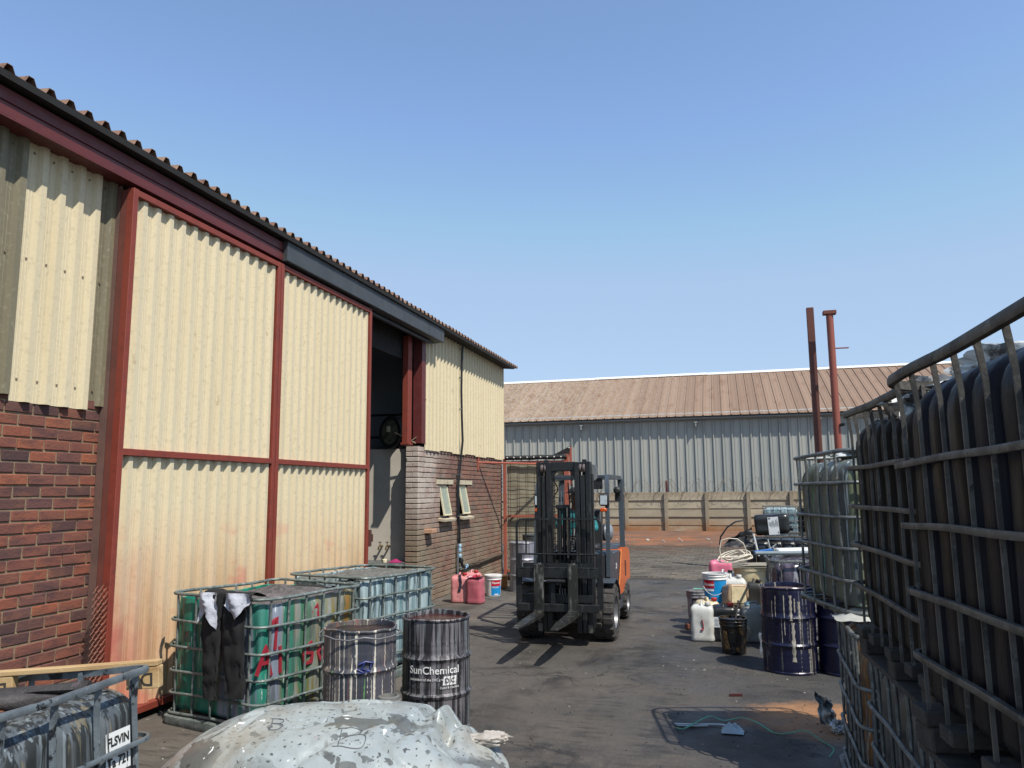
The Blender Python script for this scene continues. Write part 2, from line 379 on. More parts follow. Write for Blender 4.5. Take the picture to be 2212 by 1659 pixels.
def brickwork(parent, mats, y0, y1, z0, z1, face, rs, limit, holes=(), prefer=None, gap=1.):
    full, half = brick_variants('brick', ST-.012, rs), brick_variants('brick', ST/2-.012, rs)
    rest = MB(); rr = []; n = 0; cells = []
    for j in range(int(round((z1-z0)/CO))):
        z = z0+j*CO+CO/2; y = y0-(ST/2 if j % 2 else 0)
        while y < y1-.02:
            a, b = max(y, y0), min(y+ST, y1); y += ST
            spans = [(a, b)]
            for h0, h1, g0, g1 in holes:
                if g0 < z < g1: spans = [q for s0, s1 in spans for q in ((s0, min(s1, h0)), (max(s0, h1), s1)) if q[1]-q[0] > .03]
            cells += [(s0, s1, z) for s0, s1 in spans if s1-s0 > .03]
    cells.sort(key=lambda q: (prefer(q) if prefer else 0))
    for a, b, z in cells:
        w = b-a-.012; me = rs.choice(half if w < .16 else full); sw = w/((ST/2 if w < .16 else ST)-.012)
        x = face-.053+rs.uniform(-.003, .004); rt = (rs.uniform(-.008, .008), rs.uniform(-.006, .006), rs.uniform(-.008, .008))
        if n < limit:
            o = put('brick', me, mats[0], parent, (x, (a+b)/2, z+rs.uniform(-.002, .002)), rt); o.scale = (1, sw, 1); n += 1
        else:
            mt = Matrix.Translation((x, (a+b)/2, z)) @ Euler(rt).to_matrix().to_4x4() @ Matrix.Diagonal((1, sw, 1, 1)); k = len(rest.f)
            rest.add([mt @ v.co for v in me.vertices], [tuple(p.vertices) for p in me.polygons]); rr += [rs.random()]*(len(rest.f)-k)
    if rest.f: tag(put_rnd(rest, 'brick_field', mats[1], parent, rr), kind='stuff')
rs = random.Random(11)
lw = MB().box((WX-.1195, 3.9, 1.27), (.22, 2.38, 2.54)).obj('brick_wall', mortar1, wh, 0)
brickwork(lw, (bm_o, bm_a), 3.05, 5.09, 0, 2.55, WX, rs, 200, prefer=lambda q: -q[0])
rw = MB()
W1, W2 = (12.80, 13.24, 1.36, 1.93), (13.84, 14.28, 1.36, 1.93)
for a, b, c, d in ((11.82, W1[0], 0, 2.56), (W1[1], W2[0], 0, 2.56), (W2[1], 16.74, 0, 2.56), (W1[0], W1[1], 0, W1[2]), (W1[0], W1[1], W1[3], 2.56), (W2[0], W2[1], 0, W2[2]), (W2[0], W2[1], W2[3], 2.56)):
    rw.box((WX-.120, (a+b)/2, (c+d)/2), (.21, b-a, d-c))
rw = rw.obj('brick_wall', mortar2, wh, 0)
brickwork(rw, (bm2_o, bm2_a), 11.8, 16.76, 0, 2.56, WX, rs, 300, holes=((12.60, 13.45, 1.93, 2.02), (13.66, 14.55, 1.93, 2.02), W1, W2), prefer=lambda q: q[0])
# pier end face, turned bricks
for j in range(30):
    z = j*CO+CO/2
    for x, w in (((-4.915, .220),) if j % 2 else ((-4.971, .108), (-4.859, .108))):
        o = put('brick', brick_variants('brick', w, rs)[0], bm2_o, rw, (x, 11.845+rs.uniform(-.003, .003), z), (0, 0, R(90)))
conc = paint('cast concrete', 'b7ab92', [(5, .45, .65, '8f846f', .7), (25, .5, .7, 'cfc6b0', .5)], .9, bump=.004, pos=True)
cream_p = paint('old cream paint', 'd8cfae', [(7, .5, .7, 'b4a888', .6)], .55, pos=True)
glass = paint('dusty window glass', '8f988c', [(5, .4, .7, 'a5a993', .6)], .25, pos=True)
for (a, b, c, d), L in ((W1, (12.60, 13.45)), (W2, (13.66, 14.55))):
    MB().box((WX-.045, (L[0]+L[1])/2, 1.975), (.13, L[1]-L[0]-.01, .082), ch=.004).obj('lintel', conc, wh)
    MB().box((WX+.01, (a+b)/2+.02, 1.325), (.20, b-a+.2, .05), Euler((0, R(10), 0)), ch=.006).obj('window_sill', conc, wh)
    fr = MB()
    for y in (a+.015, b-.015): fr.box((WX-.07, y, (c+d)/2), (.05, .03, d-c))
    for z in (c+.015, d-.015): fr.box((WX-.07, (a+b)/2, z), (.05, b-a-.06, .03))
    win = fr.obj('window', cream_p, wh, 0)
    op = MB(); tl = R(-11); piv = Vector((WX-.03, (a+b)/2, d-.03)); h = d-c-.05; w = b-a-.06
    rt = Euler((0, tl, 0))
    def q(x, y, z): return piv+rt.to_matrix() @ Vector((x, y, z))
    for y in (-w/2+.012, w/2-.012): op.box(q(0, y, -h/2), (.028, .024, h), rt)
    for z in (-.012, -h+.012): op.box(q(0, 0, z), (.026, w-.05, .024), rt)
    op.obj('opening_sash', cream_p, win, 0)
    MB().box(q(0, 0, -h/2), (.006, w-.04, h-.04), rt).obj('pane', glass, win, 0)
    MB().box((WX-.20, (a+b)/2, (c+d)/2), (.01, b-a, d-c)).obj('blind', paint('pale blind', 'a9ab98', rough=.8), win, 0)
# --- cladding
def clad_mat(name, base, dirt, doors=False):
    t = NT(name); c = t.mix(t.mul(t.rng(t.noise((9, 9, .5), 5, .6, True), .4, .68), .45), base, dirt)
    c = t.mix(t.mul(t.rng(t.noise(24, 5, .6, True), .54, .66), .3), c, '9c947e')
    c = t.mix(t.mul(t.rng(t.noise((14, 14, 5), 3, .5, True), .70, .72), .35), c, '8b7a5c')          # scuffs
    if doors:
        z, y = t.axis(2), t.axis(1)
        f = t.mul(t.rng(z, 1.75, .3), t.rng(t.noise((1.2, 1.2, .8), 5, .6, True), .32, .6)); c = t.mix(t.mul(f, .7), c, 'c28d68')
        f = t.mul(t.rng(z, 1.4, .2), t.rng(t.noise((5, 5, .35), 5, .7, True), .46, .62)); c = t.mix(t.mul(f, .85), c, '94784a')
        f = t.mul(t.rng(y, 5.75, 5.15), t.rng(z, 1.5, .7)); f = t.mul(f, t.rng(t.noise(2.2, 5, .6, True), .3, .6)); c = t.mix(t.mul(f, .85), c, 'ae5f57')
        f = t.mul(t.rng(y, 8.9, 9.5), t.rng(z, 1.3, .7)); f = t.mul(f, t.rng(t.noise((6, 6, .5), 5, .6, True), .36, .6)); c = t.mix(t.mul(f, .8), c, '86693a')
        f = t.mul(t.rng(t.noise((2, 1.4, 3), 3, .5, True), .60, .68), t.rng(z, 1.7, 1.2)); c = t.mix(t.mul(f, .4), c, 'c05a52')
    return t.fin(c, .55, 0, t.noise(30, 3, .5, True), .0015, 0, .4)
cream_wall = clad_mat('cream sheet', 'cdc0a0', 'bfae8a'); cream_door = clad_mat('cream door sheet', 'cec1a2', 'c2b290', True)
olive = clad_mat('smoky translucent sheet', '77705a', '5f5a48')
maroon = paint('maroon steel paint', '5e2826', [(4, .45, .7, '502322', .6), (18, .58, .7, '703630', .5)], .5, pos=True)
red_p = paint('red oxide door frame', '7f3728', [(5, .45, .65, '703126', .6), (20, .57, .68, '5e302b', .6)], .6, pos=True)
grey_beam = paint('charcoal steel', '414446', [(3, .4, .7, '34373a', .7), (15, .6, .7, '55575a', .4)], .55, pos=True)
PITCH, DEP = .1715, .036
def ibr(y0, n, dep=DEP, pitch=PITCH, top=.048, run=.022, stiff=True):
    """profile of ribbed sheet along y: list of (y, out)"""
    p = []
    pan = pitch-top-2*run
    for i in range(n):
        y = y0+i*pitch
        p += [(y, 0)]
        if stiff: p += [(y+pan*.3, 0), (y+pan*.36, .003), (y+pan*.42, 0), (y+pan*.62, 0), (y+pan*.68, .003), (y+pan*.74, 0)]
        p += [(y+pan, 0), (y+pan+run, dep), (y+pan+run+top, dep)]
    p.append((y0+n*pitch, 0)); return p
def sheet_y(name, y0, n, z0, z1, x, mat, parent, dep=DEP, stiff=True):
    m = MB(); pr = ibr(y0, n, dep, stiff=stiff); k = len(pr)
    for z in (z0, z1): m.v += [(x+o, y, z) for y, o in pr]
    m.f += [(i, i+1, k+i+1, k+i) for i in range(k-1)]
    for z in (z0, z1): m.v += [(x+o-.0012, y, z) for y, o in pr]
    m.f += [(2*k+i, 3*k+i, 3*k+i+1, 2*k+i+1) for i in range(k-1)]+[(i, 2*k+i, 2*k+i+1, i+1) for i in range(k-1)]+[(k+i, k+i+1, 3*k+i+1, 3*k+i) for i in range(k-1)]
    return m.obj(name, mat, parent, 20, fix=False)
for y0, n, mt in ((3.06, 4, cream_wall), (3.746, 4, olive), (4.38, 3, cream_wall), (4.87, 2, olive)):
    pass
ys = 4.225
sheet_y('cladding_sheet', ys-4*PITCH, 4, 2.50, 4.42, WX, olive, wh)
sheet_y('cladding_sheet', ys-8*PITCH, 4, 2.50, 4.42, WX-.002, cream_wall, wh)
sheet_y('cladding_sheet', ys, 4, 2.46, 4.42, WX+.002, cream_wall, wh)
sheet_y('cladding_sheet', ys+4*PITCH, 3, 2.50, 4.42, WX-.004, olive, wh)
scr = MB()
for i in range(-4, 7):
    for z in (2.62, 3.5, 4.3): scr.box((WX+.004, ys+i*PITCH+.05, z), (.01, .014, .014))
for i in range(28):
    for z in (2.6, 3.35, 4.1): scr.box((WX+.016, 12.02+i*PITCH+.04, z+.004*(i % 3)), (.01, .014, .014))
tag(scr.obj('sheet_screws', paint('rusty screws', '7a6a58', rough=.7), wh, 0), kind='stuff')
y = 12.02; k = 0
while y < 16.7:
    n = min(4, max(1, round((16.76-y)/PITCH))); sheet_y('cladding_sheet', y, n, 2.50+(.02 if k % 2 else 0), 4.66, WX+.012+(.002 if k % 2 else 0), cream_wall, wh, .03); y += n*PITCH; k += 1
MB().box((WX-.05, 14.4, 3.6), (.05, 4.74, 2.1)).obj('wall_lining', grey_beam, wh, 0)
MB().box((WX-.06, 3.95, 3.5), (.05, 2.3, 2.1)).obj('wall_lining', grey_beam, wh, 0)
# --- door leaves
def door(y0, y1):
    X = -4.66
    d = MB()
    fw = .055
    for y in (y0+fw/2, y1-fw/2): d.box((X+.03, y, 2.20), (.07, fw, 4.24), ch=.003)
    for z in (4.29, 2.14, .09): d.box((X+.03, (y0+y1)/2, z), (.066, y1-y0-2*fw, .055), ch=.003)
    leaf = d.obj('sliding_door', red_p, wh)
    if y0 < 6: MB().box((-4.695, y0+.012, 2.2), (.06, .018, 4.22), ch=.002).obj('side_plate', paint('brown-red side plate', '6b3a30', [(6, .45, .65, '57332b', .6)], .7, pos=True), leaf, 0)
    for z0, z1, dz in ((.12, 2.11, 0), (2.17, 4.26, .003)):
        n = round((y1-y0-2*fw)/(PITCH*.925)); w = (y1-y0-2*fw)/n; y = y0+fw; left = n
        while left:
            q = min(4, left); pr = ibr(0, q, .034, w, .045, .02); m = MB(); kk = len(pr)
            for z in (z0, z1): m.v += [(X+o+.004, y+yy, z) for yy, o in pr]
            m.f += [(i, i+1, kk+i+1, kk+i) for i in range(kk-1)]
            m.obj('cladding_sheet', cream_door, leaf, 20, fix=False); y += q*w; left -= q
    return leaf
MB().box((-4.764, 5.063, 2.2), (.068, .02, 4.3)).obj('door_jamb', paint('brown jamb', '6a5046', [(6, .45, .65, '54403a', .6)], .8, pos=True), wh, 0)
door(5.05, 7.27); d2 = door(7.285, 9.56)
MB().box((-4.60, 9.585, 1.2), (.05, .06, .22), ch=.006).box((-4.58, 9.62, 1.2), (.02, .05, .1)).obj('latch', paint('rusty latch', '4a2a22', rough=.8), d2)
# expanded metal strip at the foot of the jamb
m = MB()
for i in range(5):
    for j in range(22):
        cx, cz = -4.585-.006*(i % 2), .02+j*.05+(.025 if i % 2 else 0); cy = 4.90+i*.026
        m.tube([(cx, cy-.026, cz), (cx+.004, cy, cz+.025), (cx, cy+.026, cz), (cx-.004, cy, cz-.025)], .0035, 4, True)
tag(m.obj('expanded_mesh', paint('rusted mesh', '7a5040', rough=.9), smooth=0), 'rusty strip of diamond mesh standing against the brick beside the door foot', 'mesh strip')
# --- beams, columns, roof
bm_ = MB().prism([(-4.83, 4.37), (-4.60, 4.37), (-4.60, 4.453), (-4.612, 4.458), (-4.612, 4.466), (-4.60, 4.471), (-4.60, 4.56), (-4.83, 4.56)], 2.2, 7.30, 'y')
bm_.v = [(p[0], p[1], p[2]) for p in bm_.v]; bm_.obj('track_beam', maroon, wh, 0)
MB().box((-4.615, 4.75, 4.363), (.03, 5.1, .012)).obj('beam_lip', maroon, wh, 0)
MB().prism([(-4.83, 4.352), (-4.555, 4.352), (-4.55, 4.36), (-4.55, 4.585), (-4.555, 4.592), (-4.83, 4.592)], 7.303, 12.3, 'y').obj('track_beam', grey_beam, wh, 0)
MB().box((-4.70, 9.2, 4.31), (.05, 5.6, .04)).obj('door_track', grey_beam, wh, 0)
MB().box((-4.85, 11.935, 3.50), (.16, .17, 1.80), ch=.004).obj('column', maroon, wh)
MB().box((-4.93, 11.60, 3.45), (.10, .16, 1.80), ch=.004).box((-4.93, 11.60, 2.58), (.14, .18, .03)).obj('column', red_p, wh)
rust_roof = paint('weathered roof sheet', '7a5a48', [(4, .4, .65, '9a7e66', .7), (16, .5, .65, '4a362c', .6)], .7, pos=True)
roof_under = paint('black roof underside', '191817', [(3, .4, .7, '242220', .6)], .85, pos=True)  # near-black base with slightly paler noise patches
roof = MB().box((-8.6, 9.5, 4.60+.36), (8.2, 14.7, .05), Euler((0, R(5), 0))).box((-4.80, 9.5, 4.61), (.04, 14.6, .03)).obj('roof', roof_under, wh, 0)
sl = math.tan(R(5)); y = 2.15; k = 0
while y < 16.8:
    n = 4; pr = ibr(y, n, .052, top=.042, run=.026, stiff=False); kk = len(pr); m = MB(); dz = .002*(k % 2); e = rs.uniform(-.012, .012)
    for x in (-4.545+e, -9.4):
        m.v += [(x, yy, 4.655+o+dz+(-4.55-x)*sl) for yy, o in pr]
    m.f += [(i, i+1, kk+i+1, kk+i) for i in range(kk-1)]
    for x in (-4.545+e, -9.4):
        m.v += [(x, yy, 4.652+o+dz+(-4.55-x)*sl) for yy, o in pr]
    m.f += [(2*kk+i, 3*kk+i, 3*kk+i+1, 2*kk+i+1) for i in range(kk-1)]+[(i, 2*kk+i, 2*kk+i+1, i+1) for i in range(kk-1)]
    m.obj('roof_sheet', rust_roof, roof, 20, fix=False); y += n*PITCH; k += 1
MB().box((-4.85, 16.77, 3.6), (.10, .03, 2.1)).obj('corner_flashing', cream_wall, wh, 0)
# --- inside the doorway
plaster = paint('smooth grey plaster', 'c0b9ac', [(2, .4, .7, 'a9a296', .6), (9, .55, .7, 'cfc8ba', .5)], .9, pos=True)
dark_wall = paint('grey painted back wall', 'a5aaad', [(2, .4, .7, '8f9598', .6)], .85, pos=True)
MB().box((-7.3, 12.16, 1.265), (4.45, .16, 2.53)).obj('partition_wall', plaster, wh, 0)
MB().box((-7.3, 13.3, 2.4), (4.9, .12, 4.8)).box((-9.6, 9.5, 2.4), (.12, 14.6, 4.8)).box((-7.2, 2.3, 2.4), (4.7, .12, 4.8)).obj('back_wall', dark_wall, wh, 0)
MB().box((-5.93, 12.065, .9), (.05, .04, 1.8)).box((-6.0, 12.07, 1.78), (.09, .03, .05)).obj('door_frame', cream_p, wh, 0)
MB().box((-7.2, 12.5, .02), (4.6, 8.4, .04)).obj('floor', paint('workshop floor', '4a4744', rough=.8, pos=True), wh, 0)
pipes = MB()
for z, x0, x1 in ((3.19, -6.6, -5.45), (2.79, -6.6, -5.35)): pipes.tube([(x0, 12.8, z), (x1, 12.8, z)], .02, 8)
pipes.tube([(-5.85, 12.8, 2.3), (-5.83, 12.8, 3.08), (-5.75, 12.8, 3.14), (-5.5, 12.8, 3.12)], .016, 8).tube([(-5.78, 12.78, 2.3), (-5.77, 12.78, 3.0), (-5.5, 12.78, 3.0)], .012, 8).tube([(-5.5, 12.8, 3.0), (-5.5, 12.8, 3.55)], .016, 8)
pipes.obj('pipework', paint('black pipe', '25282b', rough=.5), wh)
brass = paint('dull brass', '8b7a55', rough=.35, metal=.8)
for x in (-5.55, -5.42):
    tp = MB().cyl((x, 12.08, .92), (x, 11.96, .92), .016, 10).tube([(x, 11.97, .92), (x, 11.93, .91), (x, 11.92, .86)], .013, 8).cyl((x, 11.98, .92), (x, 11.98, .98), .008, 8).box((x, 11.98, .985), (.06, .012, .012)).obj('tap', brass, wh)
bench = thing('workbench', 'grey stained workbench below the brass taps inside the doorway', 'workbench', (-5.60, 11.75, 0))
steel_d = paint('stained bench steel', '4b4f50', [(6, .45, .65, '696c6a', .6)], .5)
MB().box((0, 0, .665), (1.15, .6, .04), ch=.006).obj('bench_top', steel_d, bench)
for x in (-.5, .5):
    for y in (-.24, .24): MB().box((x, y, .34), (.05, .05, .606)).obj('leg', steel_d, bench)
tag(MB().lathe([(.035, 0), (.04, .02), (.04, .05), (.036, .055)], 16, (-5.30, 11.62, .688)).obj('jar_lid', cream_p), 'small cream jar lid on the workbench', 'lid')
m = MB(); m.grid(lambda u, v: (-5.25+.2*u+.02*nz((u*4, v*4, 1)), 11.62+.16*v, .69+.05*math.sin(u*3.14)*math.sin(v*3.14)*(1+.6*nz((u*5, v*5, 2)))), 14, 10)
tag(m.obj('cloth', paint('magenta cloth', '8c1f55', rough=.9)), 'crumpled magenta cloth on the workbench by the pier', 'cloth')
fan = thing('hose_reel', 'round black hose reel with worn face hung high inside the doorway', 'hose reel', (-5.24, 12.10, 2.80), (0, 0, R(-25)))
blk = paint('dull black metal', '1c1d1e', [(8, .5, .7, '2c2c2c', .6)], .55)
MB().lathe([(.0, -.02), (.27, -.02), (.28, 0), (.27, .03), (.12, .03), (.10, .12), (.12, .21), (.27, .21), (.28, .235), (.27, .26), (0, .26)], 36, cap0=False, cap1=False).obj('drum', blk, fan, rot=(R(90), 0, 0))
MB().lathe([(.0, 0), (.17, 0), (.21, -.006), (.22, -.03), (.0, -.03)], 28, cap0=False, cap1=False).obj('face_plate', paint('worn reel face', '6d6a58', [(9, .45, .6, '3a3a35', .9)], .6), fan, loc=(0, -.265, 0), rot=(R(90), 0, 0))
MB().box((.0, -.29, .05), (.09, .006, .10), ch=.002).obj('label_plate', cream_p, fan, 0)
MB().box((0, .1, -.02), (.03, .32, .03)).box((.0, .24, .0), (.1, .02, .2)).obj('bracket', blk, fan)
tag(MB().tube([(-5.20, 11.72, 2.78), (-5.05, 11.80, 2.70), (-4.88, 11.86, 2.60)], .013, 8).tube([(-4.98, 11.82, 2.62), (-4.86, 11.84, 2.70)], .008, 6).obj('stick', paint('weathered stick', '8b7c63', rough=.9)), 'weathered stick jammed between the hose reel and the brick pier', 'stick')
# brick jutting from the wall with a small spout
tag(MB().box((WX+.05, 12.2, 1.16), (.16, .25, .07), Euler((0, 0, R(3))), ch=.006).obj('brick', brick_mat('odd orange brick', 'o', [(0, 'b08a70'), (1, 'b08a70')], ('94705c', 'bb9a80')), wh), kind=None)
# --- black riser hose and its fittings
hose = thing('riser_pipe', 'long black plastic pipe clipped up the brick and cladding with blue compression fittings', 'pipe', (WX, 13.7, 0))
hb = paint('black poly pipe', '17181a', [(6, .5, .7, '2a2a2a', .5)], .4); blu = paint('faded blue fitting', '8fb0c4', [(12, .5, .7, '6b8797', .6)], .45); galv = paint('galvanised pipe', '8d9294', [(10, .45, .65, '6d6f6d', .6)], .4, .7)
pts = [(.10, .02, 4.56), (.09, .0, 4.2), (.085, -.01, 3.7), (.085, .02, 3.2), (.095, .04, 2.75), (.06, .0, 2.3), (.045, -.06, 1.9), (.045, -.05, 1.4), (.05, -.02, 1.1), (.05, 0, .86)]
MB().tube(pts, .021, 10).obj('riser', hb, hose)
MB().tube([(.06, .03, 2.5), (.04, -.1, 1.9), (.04, -.1, 1.1), (.05, -.07, .8), (.05, -.07, .38)], .008, 6).obj('thin_cable', hb, hose)
for z, y in ((4.50, .02), (3.95, -.01), (3.35, .01), (2.12, -.03), (1.36, -.05)):
    MB().box((.045, y, z), (.10, .05, .018)).obj('clip', galv, hose)
f = MB().lathe([(.03, 0), (.036, .01), (.036, .05), (.028, .06), (.028, .09), (.036, .10), (.036, .14), (.03, .15)], 14, (.05, 0, .70)).lathe([(.03, 0), (.036, .01), (.036, .06), (.03, .07)], 14, (.05, .01, .60))
f.obj('blue_fitting', blu, hose)
f = MB().lathe([(.032, 0), (.036, .01), (.036, .05), (.03, .06)], 14); f.v = [(.06+p[0], .26+p[2], .40+p[1]) for p in f.v]
g = MB().lathe([(.032, 0), (.036, .01), (.036, .05), (.03, .06)], 14); g.v = [(.06+p[0], .35+p[2]*.8, .42+p[1]) for p in g.v]
f.add(g.v, g.f).obj('blue_fitting', blu, hose)
MB().tube([(.05, 0, .62), (.055, .05, .55), (.055, .10, .50), (.06, .15, .42), (.06, .3, .41)], .026, 10).lathe([(.035, 0), (.045, .02), (.045, .07), (.035, .09)], 14, (.055, .06, .50)).obj('valve', paint('black valve', '202224', rough=.45), hose)
MB().tube([(.05, -.10, .80), (.05, -.10, .30)], .018, 10).tube([(.05, -.10, .42), (.05, .12, .41)], .016, 10).cyl((.05, -.10, .82), (.05, -.10, .86), .024, 10).obj('standpipe', galv, hose)
MB().tube([(.06, .3, .42), (.05, .7, .44), (.05, 1.3, .41), (.045, 2.0, .43), (.05, 2.6, .45), (.05, 3.02, .46), (.16, 3.10, .46)], .022, 10).obj('low_pipe', paint('muddy pipe', '4c443a', rough=.7), hose)
f = MB().lathe([(.032, 0), (.038, .01), (.038, .06), (.03, .07)], 14); f.v = [(.16+p[2]*.8, 3.10+p[1], .46+p[0]) for p in f.v]; f.obj('blue_fitting', blu, hose)
# ================================================================== gate beside the corner
gate = thing('yard_gate', 'orange-red framed mesh gate backed with olive shade cloth at the warehouse corner', 'gate', (0, 0, 0))
gred = paint('orange oxide gate paint', '97503d', [(6, .45, .65, '834536', .6), (25, .55, .68, 'a5614c', .5)], .65, pos=True)
GY = 16.62
MB().box((-4.70, GY, 1.26), (.065, .065, 2.52), ch=.004).obj('post', gred, gate)
MB().box((-3.30, GY, 1.30), (.10, .08, 2.60), ch=.004).obj('post', gred, gate)
for z in (2.44, 1.26, .08): MB().box((-4.0, GY, z), (1.30, .045, .05), ch=.003).obj('rail', gred, gate)
m = MB()
for i in range(7): m.tube([(-4.58+i*.2+.01*nz((i, 2, 3)), GY+.03, .1), (-4.58+i*.2, GY+.03, 2.42)], .005, 4)
for j in range(12):
    z = .25+j*.185; m.tube([(-4.66+i*.12, GY+.035, z+.012*nz((i*.9, j*2.2, 1))) for i in range(12)], .005, 4)
m.obj('weld_mesh', paint('rusty mesh wire', '3c2e27', rough=.8), gate)
m = MB(); m.grid(lambda u, v: (-4.67+1.34*u, GY+.07+.02*nz((u*5, v*7, 4)), .04+2.42*v), 24, 40); m.obj('shade_cloth', paint('olive shade cloth', '8d8672', [((.6, 6, 3), .45, .65, '7a7462', .6), (4, .5, .7, '979079', .5)], .95), gate)
m = MB(); m.grid(lambda u, v: (-4.68+1.40*u, GY-.04-.03*math.sin(v*3.14)+.01*nz((u*9, v, 5)), 2.49+.10*v+.015*nz((u*6, 0, 2))), 30, 4); m.obj('top_flap', blk, gate)
for i in range(9): MB().lathe([(.014, -.004), (.016, 0), (.006, .004)], 10).obj('rivet', paint('bright rivet', 'd8d8d2', rough=.3) if i == 0 else bpy.data.materials['bright rivet'], gate, loc=(-4.62+i*.152, GY-.075, 2.545+.01*nz((i, 3, 1))), rot=(R(90), 0, 0))
MB().prism([(-3.62, 2.58), (-3.24, 2.55), (-3.21, 2.78)], GY+.03, GY+.05, 'y').obj('corner_flap', blk, gate)
MB().lathe([(.014, -.004), (.016, 0), (.006, .004)], 10).obj('rivet', bpy.data.materials['bright rivet'], gate, loc=(-3.235, GY+.02, 2.74), rot=(R(90), 0, 0))
MB().box((-3.215, GY+.06, 2.35), (.05, .05, .84)).obj('post', gred, gate)
MB().cyl((WX, 14.96, 2.39), (-3.9, 16.2, 2.385), .022, 10).cyl((-3.9, 16.2, 2.385), (-3.34, GY-.02, 2.38), .022, 10).obj('stay_bar', gred, gate)
MB().box((WX+.012, 14.96, 2.39), (.016, .09, .30)).obj('wall_bracket', gred, gate)

# ================================================================== far shed
MB().box((-5.03, 10.7, 4.28), (.06, 2.4, .62)).obj('inner_header', roof_under, wh, 0)
shed = thing('metal_shed', 'long grey ribbed steel shed with a rust-red ribbed roof beyond the concrete wall', 'shed', (0, 0, 0))
def stops_sheet(name, st, over, pos=True, rough=.5):
    t = NT(name); c = t.ramp(t.n('ShaderNodeObjectInfo').outputs['Random'], st)
    for s, lo, hi, col, f in over: c = t.mix(t.mul(t.rng(t.noise(s, 5, .65, True), lo, hi), f), c, col)
    return t.fin(c, rough, 0, None)
grey_sh = stops_sheet('grey shed sheet', [(0, '949690'), (.5, '9d9e97'), (1, 'a4a39a')], [((1, 1, .25), .4, .7, '95958c', .5), (6, .6, .7, '86827a', .3)])
t = NT('rusting red roof'); c = t.ramp(t.n('ShaderNodeObjectInfo').outputs['Random'], [(0, '7b6450'), (.5, '846c57'), (1, '8c745f')])
fx = t.rng(t.axis(0), 0, -9); c = t.mix(t.mul(t.rng(t.noise((9, 1.0, 9), 6, .7, True), .38, .68), t.mul(fx, .95)), c, 'a69781')
c = t.mix(t.mul(t.rng(t.noise((2.5, .8, 1), 5, .6, True), .55, .7), .7), c, '73563f')
red_roof = t.fin(c, .6)
SY = 36.
def klip(x0, w=.406):
    return [(x0, 0), (x0+.05, 0), (x0+.06, .012), (x0+.13, .012), (x0+.14, 0), (x0+.24, 0), (x0+.25, .012), (x0+.32, .012), (x0+.33, 0), (x0+.348, 0), (x0+.356, .072), (x0+.398, .072), (x0+w, 0)]
m = MB(); pr = klip(0); k = len(pr)
for z in (0, 1): m.v += [(x, -o, z*4.95) for x, o in pr]
m.f += [(i, i+1, k+i+1, k+i) for i in range(k-1)]; wall_me = m.mesh('wall_sheet', 15, False)
EZ, RZ, RY0, RY1 = 5.10, 7.93, SY-.42, 42.
m = MB()
for tt in (0, 1): m.v += [(x, RY0+(RY1-RY0)*tt, EZ+(RZ-EZ)*tt+o*.62) for x, o in pr]
m.f += [(i, i+1, k+i+1, k+i) for i in range(k-1)]; roof_me = m.mesh('roof_sheet', 15, False)
wall_b = MB().box((2.4, SY+.15, 2.47), (30, .2, 4.94)).obj('wall', grey_beam, shed, 0)
roof_b = MB().add([(-12.6, RY0+.02, EZ-.03), (17.4, RY0+.02, EZ-.03), (17.4, RY1, RZ-.03), (-12.6, RY1, RZ-.03), (-12.6, RY1+6, EZ), (17.4, RY1+6, EZ)], [(0, 1, 2, 3), (3, 2, 5, 4)]).obj('roof', paint('shed roof underside', '6d7172', rough=.7), shed, 0)
for i in range(73):
    put('wall_sheet', wall_me, grey_sh, wall_b, (-12.5+i*.406, SY, 0)); put('roof_sheet', roof_me, red_roof, roof_b, (-12.5+i*.406, 0, 0))
white_cap = paint('white ridge flashing', 'd9d7d0', [(2, .5, .7, 'b7b3a8', .5)], .5, pos=True)
for i in range(5): MB().prism([(RY1-.25, RZ-.055), (RY1, RZ+.07), (RY1+.25, RZ-.055), (RY1+.24, RZ-.08), (RY1, RZ+.045), (RY1-.26, RZ-.08)], -12.6+i*6.0, -12.6+i*6.0+5.99, 'x').obj('ridge_cap', white_cap, roof_b, 0, loc=(0, 0, .015*(i % 2)))
m = MB()                                                             # fixings along two girts
for i in range(73):
    for z in (3.4,): m.box((-12.5+i*.406+.378, SY-.055, z), (.03, .02, .03))
m.obj('sheet_fixings', paint('dark screws', '4a4a48', rough=.6), shed, 0)
for i in range(4):                                                   # eave brackets
    x = -6.35+i*5.25; MB().box((x, SY-.2, 4.83), (.14, .30, .06)).box((x, SY-.2, 4.72), (.05, .28, .16)).obj('eave_bracket', paint('grey bracket', '8a8d8b', rough=.6) if i == 0 else bpy.data.materials['grey bracket'], shed, 0)
m = MB(); m.prism([(SY-.02, 4.93), (RY0+.1, EZ-.10), (RY0+.1, EZ-.06), (SY-.02, EZ+.2)], -12.6, 17.4, 'x'); m.obj('eave_soffit', paint('grey soffit', '8c9191', rough=.6), shed, 0)
